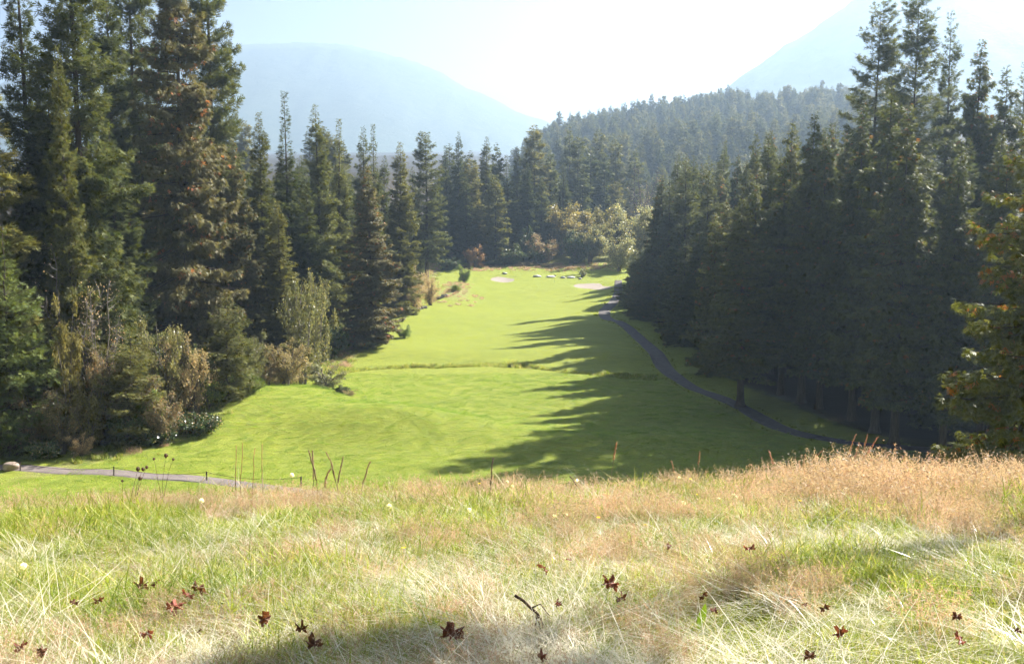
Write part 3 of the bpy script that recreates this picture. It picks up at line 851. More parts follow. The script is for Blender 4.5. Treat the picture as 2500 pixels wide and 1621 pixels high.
def plant(key, px, top, d, width, label, group=None, cat=None, yaw=None, name=None, x=None):
    nm, parts, wm, fm, h0, w0 = SH[key]
    if x is None:
        x, y, H = at(px, top, d)
    else:
        y, H = d, top
    yaw = _yaw.uniform(0, 6.28) if yaw is None else yaw
    e = bpy.data.objects.new(name or nm, None); COL.objects.link(e)
    e.location = (x, y, float(ground_z(x, y)) - .06)
    e.rotation_euler = (0, 0, yaw)
    e.scale = (width / w0, width / w0, max(H, .4) / h0)
    add_obj(parts[0], wm, e); add_obj(parts[1], fm, e)
    tag(e, label, cat or ('tree' if 'tree' in (name or nm) else 'shrub'), group)
    return e

plant('maple', 0, 9.0, 10.1, 2.1, 'slender unseen maple added outside the frame to shade the foreground', x=6.9, cat='tree')  # unseen tree added right of the frame, its small high crown casts the foreground shade
# left bank, from the frame edge to the terrace
tree('young', 8, 545, 101, 5.2, 'young bright green fir at the left edge', cat='fir')
plant('bare', 170, 470, 108, 8, 'leafless grey tree with a haze of twigs behind the shrubs')
plant('bare', 235, 590, 107, 6, 'low leafless grey tree right of the taller bare one')
plant('brown', -60, 890, 101, 6.5, 'reddish brown shrub cut by the left edge below the young fir')
plant('brown_b', 60, 880, 102, 5.5, 'brown leafy shrub under the young fir at the left edge')
plant('yellow', 150, 690, 104, 4.6, 'tall thin shrub with yellow leaves on purple-brown twigs')
plant('brown', 130, 940, 100.5, 5.0, 'russet shrub at the foot of the yellow-leaved one')
plant('yellow', 195, 900, 101.5, 4.2, 'ochre leafy shrub with drooping skirts beside the lawn')
plant('tan', 178, 1050, 99.5, 2.6, 'small withered tan bush at the edge of the lawn')
tree('young_b', 300, 800, 104.5, 4.6, 'young drooping fir among the brown shrubs above the lawn', cat='fir')
plant('brown', 240, 830, 105, 5.0, 'reddish shrub between the ochre shrub and the drooping young fir')
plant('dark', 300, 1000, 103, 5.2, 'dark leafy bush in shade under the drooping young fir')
plant('gloss', 465, 1005, 106, 5.0, 'big glossy evergreen bush glittering white at the lawn corner')
plant('gloss', 372, 1040, 103.5, 4.4, 'low glossy bush left of the glittering corner bush')
plant('gloss', 90, 1070, 99, 3.4, 'low glossy pinkish bush by the lawn near the boulder')
plant('gloss', 420, 1000, 109, 4.0, 'pale glossy bush behind the glittering corner bush')
plant('olive', 400, 740, 111, 6.4, 'olive twiggy shrub with a dead upright stem behind the glossy bushes')
plant('tan', 455, 800, 112, 6.0, 'broad grey-tan twiggy thicket right of the olive shrub')
tree('young_b', 545, 715, 116, 4.2, 'young green fir rising out of the grey-tan thicket', cat='fir')
plant('green', 500, 900, 113, 5.0, 'green bush at the foot of the grey-tan thicket')
plant('broom', 590, 905, 119, 4.6, 'spiky green broom bush on the terrace edge')
plant('olive', 610, 790, 124, 4.6, 'olive shrub above the spiky broom')
tree('young_b', 580, 790, 122, 2.8, 'small dark fir beside the olive shrub above the broom', cat='fir')
plant('tan', 690, 815, 128, 6.0, 'tan dry shrub on the mossy bank above the terrace')
plant('brown_b', 650, 880, 126, 3.2, 'brown brushwood on the mossy bank beside the broom')
plant('olive', 730, 640, 138, 6.6, 'tall olive leafy tree at the corner of the terrace', cat='tree', name='leafy_tree')
plant('olive', 765, 620, 148, 5.6, 'thin leafy tree leaning out over the shaded gap', cat='tree', name='leafy_tree')
plant('pale', 790, 880, 133, 5.6, 'pale green airy shrub at the end of the terrace')
plant('dark', 830, 938, 126, 2.2, 'small dark bush below the pale airy shrub')
plant('tan', 848, 948, 124, 1.8, 'small ochre tuft bush at the tip of the terrace')
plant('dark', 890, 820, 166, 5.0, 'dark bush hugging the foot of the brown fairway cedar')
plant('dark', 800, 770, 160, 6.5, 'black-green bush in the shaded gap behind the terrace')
plant('green', 985, 790, 176, 3.4, 'green scrub at the skirts of the brown fairway cedar')
for k in range(12):
    px = rr.uniform(-20, 390); d = rr.uniform(104, 114)
    x = ray_slope(px, 900)[0] * d
    plant(['brown', 'olive', 'tan', 'brown_b', 'green'][k % 5], 0, rr.uniform(3.5, 7.5), d, rr.uniform(4, 6), 'muted brown and olive brush filling the left bank thicket', 'brush of the left bank thicket', x=x, name='thicket_shrub')
# beyond the fairway
plant('tan', 1010, 640, 212, 6.6, 'tan sunlit thicket on the bank left of the green')
plant('tan', 1050, 655, 226, 5.4, 'second tan thicket, right of the sunlit one on the bank')
plant('brown_b', 985, 665, 206, 5.0, 'brownish bush below the pale green fir on the bank')
plant('green', 1132, 642, 262, 4.2, 'isolated bright little shrub at the back left of the green')
plant('red', 1160, 595, 292, 7.0, 'reddish autumn shrub in the shade behind the green')
plant('dark', 1095, 625, 285, 7.0, 'dark shrub left of the reddish autumn shrub')
plant('dark', 1215, 632, 296, 8.0, 'dark shrub right of the reddish autumn shrub')
plant('green', 1118, 690, 244, 4.0, 'bushy weeds on the knoll left of the bunkers')
plant('brown_b', 1285, 635, 296, 7.0, 'brownish scrub behind the green, below the round trees')
plant('tan', 1345, 640, 294, 6.0, 'tan scrub behind the far rocks')
plant('pale', 1424, 652, 276, 3.0, 'small pale shrub at the right end of the far rocks')
plant('alder', 1388, 478, 318, 14, 'rounded yellowing tree with sunlit top behind the green')
plant('alder', 1490, 482, 312, 10, 'second rounded yellowing tree, right of the first behind the green')
plant('alder_green', 1340, 520, 322, 11, 'shaded round tree left of the yellowing ones')
plant('alder_green', 1440, 530, 304, 11, 'shaded round tree below and between the yellowing ones')
plant('bare', 1570, 360, 330, 13, 'tall pale leafless tree glowing in the haze')
plant('bare', 1590, 450, 300, 10, 'shorter pale leafless tree right of the tall glowing one')
plant('pale_tree', 1555, 470, 300, 11, 'pale silvery leafy tree under the glowing leafless one')
plant('pale_tree', 1510, 560, 286, 9, 'silvery bush-like tree at the back right of the green')
plant('pale_tree', 1560, 590, 262, 8, 'pale leafy tree at the mouth of the gravel path')
plant('pale', 1552, 668, 250, 4.6, 'pale shrub where the gravel path vanishes')
plant('olive', 1590, 650, 236, 6.5, 'olive shrub right of the vanishing gravel path')
plant('dark', 1600, 700, 226, 7.0, 'dark shrub at the bend of the gravel path')
plant('dark', 1640, 720, 205, 6.5, 'dark shrub under the right tree line near the bend')
plant('brown_b', 1660, 780, 188, 5.5, 'brownish shrub in shade along the gravel path')
plant('dark', 1720, 790, 172, 6.0, 'dark shrub in shade along the gravel path, nearer than the brownish one')
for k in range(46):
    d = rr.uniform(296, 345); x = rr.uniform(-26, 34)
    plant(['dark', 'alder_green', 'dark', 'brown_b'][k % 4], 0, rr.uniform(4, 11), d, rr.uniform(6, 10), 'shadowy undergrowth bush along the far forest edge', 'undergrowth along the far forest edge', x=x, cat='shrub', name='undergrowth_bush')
for k in range(30):
    d = rr.uniform(104, 240); x = edge_l(d) - rr.uniform(3, 16)
    plant(['dark', 'olive', 'dark', 'green'][k % 4], 0, rr.uniform(2.5, 6), d, rr.uniform(4, 7), 'shadowy undergrowth bush inside the left-hand wood', 'undergrowth inside the left-hand wood', x=x, cat='shrub', name='undergrowth_bush')
# ------------------------------------------------------------------ meadow grasses (countless blades: stuff)
def blade_mat(name, ca, cb, cc, transl=.5, rough=.45, spec=.3, gain=1.18):
    m = leaf_mat(name, ca, cb, cc, transl, rough, spec, .22, gain)
    return m
M['gr_green'] = blade_mat('green_grass_blades', (.13, .19, .020), (.27, .31, .045), (.48, .40, .18), .56, gain=1.45)
M['gr_straw'] = blade_mat('straw_grass', (.35, .235, .165), (.55, .41, .30), (.38, .19, .12), .48)
M['gr_pale'] = blade_mat('bleached_grass', (.56, .50, .38), (.74, .69, .56), (.45, .35, .2), .38, .3, .7)
M['gr_turf'] = blade_mat('mown_turf_blades', (.085, .16, .018), (.17, .24, .03), (.26, .25, .06), .62, gain=1.85)

def blades(g, n, h, w, rad, lean, segs=2, curl=.5, bias=None, tint=(.5, .25), fl=.08):
    """curved tapering blades; h=(lo,hi) metres"""
    az = g.uniform(0, 2 * math.pi, n)
    r = rad * np.sqrt(g.random(n)); a2 = g.uniform(0, 2 * math.pi, n)
    b = np.stack([np.cos(a2) * r, np.sin(a2) * r, 0 * r], -1)
    d = np.stack([np.cos(az), np.sin(az), 0 * az], -1)
    if bias is not None: d = nrm(d * .7 + np.asarray(bias))
    hh = g.uniform(*h, n); ln = lean * g.uniform(.3, 1.5, n)
    sd = nrm(np.cross(d, [0, 0, 1.0]) + g.normal(0, .4, (n, 3)) * [1, 1, .2])
    ww = w * g.uniform(.6, 1.3, n)
    ks = np.linspace(0, 1, segs + 1)
    rows = []
    for k in ks[:-1]:
        c = b + d * (hh * ln * (k + curl * k ** 2))[:, None] + np.array([0, 0, 1.0]) * (hh * (k - .35 * curl * ln * k ** 2))[:, None]
        wk = (ww * (1 - .55 * k))[:, None] * .5
        rows += [c - sd * wk, c + sd * wk]
    k = 1.0
    rows.append(b + d * (hh * ln * (1 + curl))[:, None] + np.array([0, 0, 1.0]) * (hh * (1 - .35 * curl * ln))[:, None])
    V = np.stack(rows, 1)
    nv = V.shape[1]
    o = np.arange(n)[:, None] * nv
    f4 = np.concatenate([o + np.array([2 * q, 2 * q + 1, 2 * q + 3, 2 * q + 2]) for q in range(segs - 1)]) if segs > 1 else np.zeros((0, 4), int)
    f3 = o + np.array([2 * segs - 2, 2 * segs - 1, 2 * segs])
    t = np.clip(g.normal(tint[0], tint[1], n), 0, 1)
    f = np.where(g.random(n) < fl, g.uniform(.5, 1, n), 0)
    A = np.repeat(np.stack([t, f, 0 * t, 1 + 0 * t], -1), nv, 0)
    tip = rows[-1]
    return V.reshape(-1, 3), f3, f4, A, tip, d

def tuft(seed, specs, name, mat):
    g = np.random.default_rng(seed)
    mb = MB()
    for sp in specs:
        pan = sp.pop('panicle', 0)
        V, f3, f4, A, tip, d = blades(g, **sp)
        mb.add(V, f3, f4, A)
        if pan:                       # airy seed heads: short hairs round the top of the stem
            n = len(tip)
            m = pan
            i = np.repeat(np.arange(n), m)
            s = g.uniform(0, 1, n * m)
            L_ = sp['h'][1] * .30
            p = tip[i] - np.array([0, 0, 1.0]) * (s * L_)[:, None] - d[i] * (s * L_ * .5)[:, None]
            dd = nrm(g.normal(0, 1, (n * m, 3)) + d[i] * .8 + np.array([0, 0, .5]))
            ln = (.014 + .04 * s)[:, None] * g.uniform(.5, 1.4, (n * m, 1))
            sd = nrm(np.cross(dd, g.normal(0, 1, (n * m, 3)))) * .0030
            T = np.stack([p - sd, p + sd, p + dd * ln], 1).reshape(-1, 3)
            t = np.clip(g.normal(.6, .2, n * m), 0, 1)
            mb.add(T, np.arange(len(T)).reshape(-1, 3), None, np.repeat(np.stack([t, (g.random(n * m) < .2) * .6, 0 * t, 1 + 0 * t], -1), 3, 0))
    return mb.mesh(name, mat)

def scatter(name, protos, P, rotz, scl, idx, label, tilt=None):
    """one object: points that carry instanced tufts"""
    pc = bpy.data.collections.new(name + '_tufts')
    for k, me in enumerate(protos):
        o = bpy.data.objects.new('%s_tuft' % name, me)
        pc.objects.link(o)
    me = bpy.data.meshes.new(name)
    me.vertices.add(len(P)); me.vertices.foreach_set('co', np.asarray(P, np.float32).ravel())
    rot = np.zeros((len(P), 3), np.float32); rot[:, 2] = rotz
    if tilt is not None: rot[:, :2] = tilt
    a = me.attributes.new('rot', 'FLOAT_VECTOR', 'POINT'); a.data.foreach_set('vector', rot.ravel())
    a = me.attributes.new('scl', 'FLOAT_VECTOR', 'POINT'); a.data.foreach_set('vector', np.asarray(scl, np.float32).ravel())
    a = me.attributes.new('idx', 'INT', 'POINT'); a.data.foreach_set('value', np.asarray(idx, np.int32))
    me.update()
    for pm in protos[:1]: me.materials.append(pm.materials[0])
    ob = add_obj(name, me)
    ng = bpy.data.node_groups.new(name + '_nodes', 'GeometryNodeTree')
    ng.interface.new_socket('Geometry', in_out='INPUT', socket_type='NodeSocketGeometry')
    ng.interface.new_socket('Geometry', in_out='OUTPUT', socket_type='NodeSocketGeometry')
    n, l = ng.nodes, ng.links
    gi, go = n.new('NodeGroupInput'), n.new('NodeGroupOutput')
    ci = n.new('GeometryNodeCollectionInfo'); ci.inputs[0].default_value = pc
    ci.inputs['Separate Children'].default_value = True; ci.inputs['Reset Children'].default_value = True
    ip = n.new('GeometryNodeInstanceOnPoints')
    def attr(nm, ty):
        x = n.new('GeometryNodeInputNamedAttribute'); x.data_type = ty; x.inputs['Name'].default_value = nm
        return x.outputs[0]
    l.new(gi.outputs[0], ip.inputs['Points'])
    l.new(ci.outputs[0], ip.inputs['Instance'])
    ip.inputs['Pick Instance'].default_value = True
    l.new(attr('idx', 'INT'), ip.inputs['Instance Index'])
    er = n.new('FunctionNodeEulerToRotation'); l.new(attr('rot', 'FLOAT_VECTOR'), er.inputs[0])
    l.new(er.outputs[0], ip.inputs['Rotation'])
    l.new(attr('scl', 'FLOAT_VECTOR'), ip.inputs['Scale'])
    l.new(ip.outputs[0], go.inputs[0])
    md = ob.modifiers.new('tufts', 'NODES'); md.node_group = ng
    return tag(ob, label, kind='stuff')

gm = np.random.default_rng(2024)
def slope_tilt(x, y, jit=.06):
    e = .3
    sx = (ground_z(x + e, y) - ground_z(x - e, y)) / (2 * e); sy = (ground_z(x, y + e) - ground_z(x, y - e)) / (2 * e)
    return np.stack([np.arctan(sy), -np.arctan(sx)], -1) + gm.normal(0, jit, (len(x), 2))
def meadow_points(n, y0, y1, p=1.0):
    """random points on the meadow, denser near the eye"""
    u = gm.random(n)
    y = (y0 ** (1 - p) + u * (y1 ** (1 - p) - y0 ** (1 - p))) ** (1 / (1 - p)) if p != 1 else y0 * (y1 / y0) ** u
    x = gm.uniform(-1, 1, n) * (.60 * y + 1.2)
    return x, y
def gz_pts(x, y, dz=0): return np.stack([x, y, ground_z(x, y) + dz], -1)

lean_w = np.array([-.35, -.2, 0])           # the meadow leans a little to the left
greens = [tuft(300 + k, [dict(n=680, h=(.035, .13), w=.0036, rad=.32, lean=.6, segs=3, tint=(.5, .28), fl=.2)], 'green_tuft', M['gr_green']) for k in range(5)]
straws = [tuft(320 + k, [dict(n=100, h=(.20, .50), w=.0024, rad=.24, lean=.32, segs=3, bias=lean_w, panicle=9, tint=(.5, .3), fl=.12),
                         dict(n=60, h=(.08, .26), w=.0032, rad=.24, lean=.7, segs=3, tint=(.5, .3))], 'straw_tuft', M['gr_straw']) for k in range(6)]
pales = [tuft(340 + k, [dict(n=80, h=(.08, .30), w=.0032, rad=.17, lean=1.3, curl=.9, segs=4, bias=(-.4, .1, 0), tint=(.5, .3))], 'pale_tuft', M['gr_pale']) for k in range(4)]

# where the dry grass stands: thick along the brow and on the right, thin in the near green
def dry(x, y):
    v = .34 + 1.7 * fbm(x * .42 + 3, y * .42, 3)
    yn = y + 3.5 * fbm(x * .45 + 9, y * .3, 3)
    v = v + .50 * sstep(8.0, 14.5, yn) + .25 * sstep(.12, .36, x / y) * sstep(6, 10, yn)
    v = v - .45 * (1 - sstep(4.6, 8.0, yn)) - .25 * sstep(.42, .52, x / y)
    return np.clip(v, .06, 1)

x, y = meadow_points(1650, 3.3, 20, 1.0)
keep = gm.random(len(x)) < (1 - .35 * dry(x, y))
x, y = x[keep], y[keep]
s = gm.uniform(.8, 1.25, len(x)) * (1 - .10 * sstep(8, 20, y))
s = s * (.8 + .9 * np.clip(.4 + fbm(x * .8, y * .8, 2), 0, 1)) * (.72 + .28 * sstep(6, 9, y))
scatter('meadow_grass', greens, gz_pts(x, y, -.01), gm.uniform(0, 6.28, len(x)), np.stack([s * 1.25, s * 1.25, s], -1), gm.integers(0, 5, len(x)),
        'lush green grass of the sunlit meadow', tilt=slope_tilt(x, y, .03))
x, y = meadow_points(2300, 4.0, 21, .75)
keep = gm.random(len(x)) < dry(x, y) ** 1.15
x, y = x[keep], y[keep]
s = gm.uniform(.45, 1.2, len(x)) * (.75 + .7 * np.clip(.45 + fbm(x * .5 + 5, y * .5, 2), 0, 1)) * (.66 + .24 * sstep(.0, .30, x / y) + .04 * sstep(9, 14, y)) * (.66 + .34 * sstep(7.0, 10.0, y))
scatter('dry_grass', straws, gz_pts(x, y, -.01), gm.normal(0, .5, len(x)), np.stack([s * 1.1, s * 1.1, s], -1), gm.integers(0, 6, len(x)),
        'tan seeding grass swaying over the meadow brow', tilt=slope_tilt(x, y, .08))
x, y = meadow_points(3100, 3.6, 19, 1.0)
keep = gm.random(len(x)) < np.clip(.34 + 1.4 * fbm(x * .5 + 40, y * .5 + 11, 2) + .15 * (1 - sstep(6, 9, y)), .05, 1)
x, y = x[keep], y[keep]
s = gm.uniform(.6, 1.2, len(x))
scatter('bleached_grass', pales, gz_pts(x, y, 0), gm.normal(0, .7, len(x)), np.stack([s, s, s * .7], -1), gm.integers(0, 4, len(x)),
        'bleached flattened grass lying over the meadow', tilt=slope_tilt(x, y, .05))
# ------------------------------------------------------------------ rough turf, creek weeds and bank grass (stuff)
def hit(px, py, y0=2.0, y1=400.0, lift=0.0):
    """where the view ray through a pixel meets the ground"""
    sx, sz = ray_slope(px, py)
    y = np.geomspace(y0, y1, 6000)
    below = sz * y <= ground_z(sx * y, y) + lift
    k = int(np.argmax(below)) if below.any() else len(y) - 1
    return np.array([sx * y[k], y[k], float(ground_z(sx * y[k], y[k]))])

turfs = [tuft(360 + k, [dict(n=420, h=(.025, .075), w=.024, rad=1.0, lean=1.0, segs=2, tint=(.5, .3), fl=.10)], 'turf_tuft', M['gr_turf']) for k in range(4)]
x, y = np.meshgrid(np.arange(-52, 46, 1.15), np.arange(84, 150, 1.3))
x = x.ravel() + gm.uniform(-.5, .5, x.size); y = y.ravel() + gm.uniform(-.5, .5, y.size)
keep = (x > edge_l(y) - 1) & (x < path_r(y) - 2.2) & (np.abs(x) < .52 * y + 2)
x, y = x[keep], y[keep]
s = gm.uniform(.7, 1.2, len(x)) * (.7 + .7 * np.clip(.5 + fbm(x * .12, y * .12, 2), 0, 1))
scatter('fairway_grass', turfs, gz_pts(x, y, -.01), gm.uniform(0, 6.28, len(x)), np.stack([0 * s + 1, 0 * s + 1, s], -1), gm.integers(0, 4, len(x)),
        'short mown grass of the near fairway', tilt=slope_tilt(x, y, .01))

weeds = [tuft(380 + k, [dict(n=90, h=(.15, .75), w=.05, rad=.6, lean=.45, segs=3, tint=(.5, .3), fl=.25)], 'weed_tuft', M['gr_green']) for k in range(3)]
cx_ = gm.uniform(-33, 20.5, 330)
cyy = np.interp(cx_, CREEK[:, 0], CREEK[:, 1]) + gm.choice([-1.0, 1.1], 330) * gm.uniform(.5, 1.1, 330)
s = gm.uniform(.4, 1.1, 330) * (.5 + 1.0 * np.clip(.5 + fbm(cx_ * .2, cx_ * 0, 2), 0, 1.2))
P1 = gz_pts(cx_, cyy)
# ragged edges under the banks and beside the paths
yy = gm.uniform(97, 290, 700); xx_ = edge_l(yy) + gm.normal(-.5, 1.3, 700)
P2 = gz_pts(xx_, yy); s2 = gm.uniform(.35, 1.0, 700)
yy = gm.uniform(103, 260, 360); xx_ = path_r(yy) + gm.choice([-1.7, 1.8], 360) + gm.normal(0, .25, 360)
P3 = gz_pts(xx_, yy); s3 = gm.uniform(.15, .38, 360)
P = np.concatenate([P1, P2, P3]); S = np.concatenate([s, s2, s3])
scatter('bank_grass', weeds, P, gm.uniform(0, 6.28, len(P)), np.stack([S, S, S], -1), gm.integers(0, 3, len(P)), 'long weeds along the creek, the banks and the path edges')
dryw = [tuft(390 + k, [dict(n=110, h=(.2, .7), w=.035, rad=.7, lean=.5, segs=3, tint=(.4, .3))], 'dry_weed_tuft', M['gr_straw']) for k in range(2)]
yy = gm.uniform(100, 300, 420); xx_ = edge_l(yy) + gm.normal(-1.2, 1.2, 420)
xk = gm.normal(-12.5, 3.0, 70); yk = gm.normal(246, 8, 70)
xb = gm.uniform(-14, 30, 240); yb = gm.uniform(286, 300, 240)
P = gz_pts(np.r_[xx_, xk, xb], np.r_[yy, yk, yb]); S = gm.uniform(.5, 1.2, len(P))
scatter('dry_bank_grass', dryw, P, gm.uniform(0, 6.28, len(P)), np.stack([S, S, S], -1), gm.integers(0, 2, len(P)), 'dry tan grass on the banks and behind the green')

# the wood that clothes the hill: one mass of distant crowns
hx, hy = gm.uniform(-4, 420, 5200), 430 + 640 * gm.random(5200) ** .8
keep = (hx < .40 * hy) & (hx > .01 * hy)
hx, hy = hx[keep][:2300], hy[keep][:2300]
s = gm.uniform(.34, .85, len(hx))
scatter('distant_forest', [KINDS[k][2] for k in ('far_a', 'far_b', 'far_c', 'far_d')], gz_pts(hx, hy, -.5), gm.uniform(0, 6.28, len(hx)), np.stack([s * 1.3, s * 1.3, s], -1), gm.integers(0, 4, len(hx)),
        'hazy mass of conifers clothing the far hill')

# ------------------------------------------------------------------ boulders, rope fence, stones, posts
def rock_mesh(seed, sx, sy, sz, mat, rough=.22, name='boulder'):
    g = np.random.default_rng(seed)
    nu, nv = 22, 13
    V = []
    for a in range(nv):
        ph = math.pi * a / (nv - 1)
        for b_ in range(nu):
            th = 2 * math.pi * b_ / nu
            p = np.array([math.sin(ph) * math.cos(th), math.sin(ph) * math.sin(th), math.cos(ph)])
            V.append(p)
    V = np.array(V)
    # a few flat facets cut the ball, then fine noise
    for k in range(9):
        nrm_ = nrm(g.normal(0, 1, 3)); c = g.uniform(.62, .86)
        dd = V @ nrm_
        V = V - np.outer(np.maximum(dd - c, 0), nrm_) * .92
    V = V * (1 + rough * .5 * (vnoise(V[:, 0] * 3 + seed, V[:, 1] * 3 + V[:, 2] * 2)))[:, None]
    V = V * [sx, sy, sz]
    i, j = np.meshgrid(np.arange(nv - 1), np.arange(nu), indexing='ij')
    q = np.stack([i * nu + j, (i + 1) * nu + j, (i + 1) * nu + (j + 1) % nu, i * nu + (j + 1) % nu], -1).reshape(-1, 4)
    return make_mesh(name, V, [q], mat, None, True)

M['boulder'] = plain_mat('sandstone_boulder', (.26, .20, .16), (.40, .32, .26), 2.5, .9, .6, .06, .15, 8)
M['pale_rock'] = plain_mat('pale_rock', (.42, .41, .40), (.62, .60, .58), 2.5, .9, .5, .06, .15, 6)
M['grey_stone'] = plain_mat('grey_field_stone', (.10, .095, .085), (.22, .20, .17), 3.0, .95, .6, .05, .15, 6)
M['moss_rock'] = plain_mat('mossy_rock', (.07, .07, .02), (.20, .17, .06), 1.2, .95, .6, .15, .1, 8)
M['post_wood'] = plain_mat('dark_post_wood', (.035, .025, .018), (.075, .055, .04), 14, .9, .5, .01, .15, 5)
M['rope'] = plain_mat('weathered_rope', (.05, .042, .03), (.10, .085, .06), 40, .9, .4, .005, .1, 3)
M['white_paint'] = plain_mat('white_paint', (.70, .70, .68), (.80, .80, .78), 6, .6, .1, .005, .3, 3)
M['red_cloth'] = plain_mat('flag_cloth', (.55, .50, .40), (.62, .58, .5), 6, .8, .1, .005, .2, 3)

p = hit(25, 1147, 60)
o = add_obj('boulder', rock_mesh(4, .86, .62, .50, M['boulder']), loc=(p[0], p[1], p[2] + .30), rot=(0, .08, .2))
tag(o, 'low sandstone boulder lying beside the first fence post', 'boulder')

fence = bpy.data.objects.new('rope_fence', None); COL.objects.link(fence)
post_px = [(-179, 1139), (49.5, 1149), (278, 1161), (505, 1173.5), (735, 1186)]
pts = [hit(a, b_, 60) for a, b_ in post_px]
fence.location = pts[1]
base_ = np.array(fence.location)
pm = MB()
w = .05
Hp = .84
ringz = [(-.25, w), (Hp - .05, w), (Hp, w * .6)]
for z_, r_ in ringz:
    pm.add([(-r_, -r_, z_), (r_, -r_, z_), (r_, r_, z_), (-r_, r_, z_)])
pm.n = 12
pm.f4.append(np.array([[k * 4 + j_, k * 4 + (j_ + 1) % 4, (k + 1) * 4 + (j_ + 1) % 4, (k + 1) * 4 + j_] for k in range(2) for j_ in range(4)] + [[8, 9, 10, 11]]))
post_me = pm.mesh('post', M['post_wood'])
gq = np.random.default_rng(77)
for q in pts:
    add_obj('post', post_me, fence, loc=tuple(q - base_), rot=(gq.normal(0, .03), gq.normal(0, .03), gq.uniform(0, 1)))
for a, b_ in zip(pts[:-1], pts[1:]):
    t = np.linspace(0, 1, 18)
    R_ = a[None] * (1 - t)[:, None] + b_[None] * t[:, None] - base_
    R_[:, 2] += Hp - .08 - 4 * .38 * t * (1 - t)
    MB().tube(R_, np.full(18, .018), 6, cap=False).obj('rope', M['rope'], fence, True)
tag(fence, 'low dark post and rope fence along the cart path', 'fence')

# pale rocks behind the green
for k, (px, py, w_, lab) in enumerate([(1312, 676, 22, 'pale flat rock behind the green, leftmost of the far rocks'), (1345, 677, 30, 'pale flat rock behind the green, second from the left of the far rocks'),
        (1375, 679, 16, 'small pale rock in the middle of the far rocks'), (1395, 679, 22, 'pale rock behind the green, second from the right of the far rocks'), (1416, 682, 12, 'small pale rock at the right end of the far rocks'), (1232, 669, 14, 'lone small pale rock left of the far rocks')]):
    p = hit(px, py, 120)
    sx = w_ * p[1] / F_PX * .5
    o = add_obj('pale_rock', rock_mesh(40 + k, sx, sx * .8, .35, M['pale_rock'], name='pale_rock'), loc=(p[0], p[1], p[2] + .12), rot=(0, 0, k * 1.1))
    tag(o, lab, 'rock')

# stone edgings on the left shoulder of the fairway
def edging(pa, pb, n, seed, size, label):
    a, b_ = hit(*pa, 120), hit(*pb, 120)
    g = np.random.default_rng(seed)
    e = bpy.data.objects.new('stone_edging', None); COL.objects.link(e); e.location = a
    for k in range(n):
        t = (k + .5) / n
        c = a * (1 - t) + b_ * t
        c[2] = float(ground_z(c[0], c[1]))
        s_ = size * g.uniform(.8, 1.25)
        add_obj('stone', rock_mesh(seed * 10 + k, s_, s_ * .7, s_ * .75, M['grey_stone'], name='stone'), e, loc=tuple(c - a + [0, 0, s_ * .35]), rot=(0, 0, g.uniform(0, 3)))
    tag(e, label, 'stone edging')
edging((1046, 739), (1092, 724), 7, 5, .62, 'row of grey stones holding the bank left of the knoll')
edging((1014, 758), (1042, 753), 4, 6, .5, 'short row of dark stones at the fairway edge by the brown cedar')

p = hit(660, 905, 100)
o = add_obj('mossy_outcrop', rock_mesh(61, 2.6, 1.8, 1.5, M['moss_rock'], .4, name='mossy_outcrop'), loc=(p[0], p[1] + 2, p[2] + .1), rot=(0, 0, .5))
tag(o, 'mossy rock outcrop under brushwood above the terrace', 'rock')

# flag pin on the green, white marker posts
p = hit(1353, 692, 120)
e = bpy.data.objects.new('flag_pin', None); COL.objects.link(e); e.location = p
MB().tube([(0, 0, -.2), (0, 0, 1.1), (0, 0, 2.2)], [.018, .016, .014], 6).obj('pole', M['white_paint'], e, True)
fl = MB()
u = np.linspace(0, 1, 7)
top = np.stack([u * .5, .05 * np.sin(u * 6), 2.15 - .08 * u], -1); bot = top - [0, 0, .34]
fl.add(np.concatenate([top, bot]), None, [[k, k + 1, 8 + k, 7 + k] for k in range(6)])
fl.obj('flag', M['red_cloth'], e)
tag(e, 'thin flag pin standing on the far green', 'flag pin')
for px, py, hgt, lab in [(1676, 892, .75, 'white marker post in shade beside the gravel path'), (1578, 921, .22, 'small white marker where the creek meets the path')]:
    p = hit(px, py, 90)
    e = bpy.data.objects.new('marker_post', None); COL.objects.link(e); e.location = p
    MB().tube([(0, 0, -.1), (0, 0, hgt * .9), (0, 0, hgt)], [.05, .05, .03], 8).obj('post', M['white_paint'], e, True)
    MB().tube([(0, 0, hgt * .62), (0, 0, hgt * .75)], [.053, .053], 8).obj('band', M['post_wood'], e, True)
    tag(e, lab, 'marker')

# ------------------------------------------------------------------ single plants of the meadow
M['dead_leaf'] = leaf_mat('dead_maple_leaf', (.075, .026, .014), (.15, .05, .022), (.26, .10, .04), transl=.3, rough=.5, spec=.35, vary=.35)
M['petiole'] = plain_mat('leaf_stalk', (.16, .07, .03), (.22, .1, .05), 30, .8, .2, .002)
M['stem_dry'] = plain_mat('dry_stem', (.22, .15, .08), (.36, .26, .15), 20, .8, .2, .003)
M['stem_dark'] = plain_mat('dark_dry_stem', (.06, .038, .024), (.13, .085, .055), 20, .85, .3, .003)
M['stem_green'] = plain_mat('green_stem', (.10, .14, .03), (.16, .2, .05), 20, .7, .2, .003)
M['seed_brown'] = leaf_mat('brown_seed_head', (.20, .12, .085), (.38, .26, .19), transl=.35)
M['seed_tan'] = leaf_mat('tan_seed_head', (.30, .16, .085), (.46, .29, .17), transl=.4)
M['seed_dark'] = leaf_mat('dark_seed_head', (.05, .03, .02), (.12, .075, .045), transl=.2)
M['fluff'] = leaf_mat('white_seed_fluff', (.72, .66, .55), (.85, .82, .74), transl=.5)
M['petal'] = leaf_mat('yellow_petals', (.70, .50, .01), (.85, .66, .03), transl=.4)
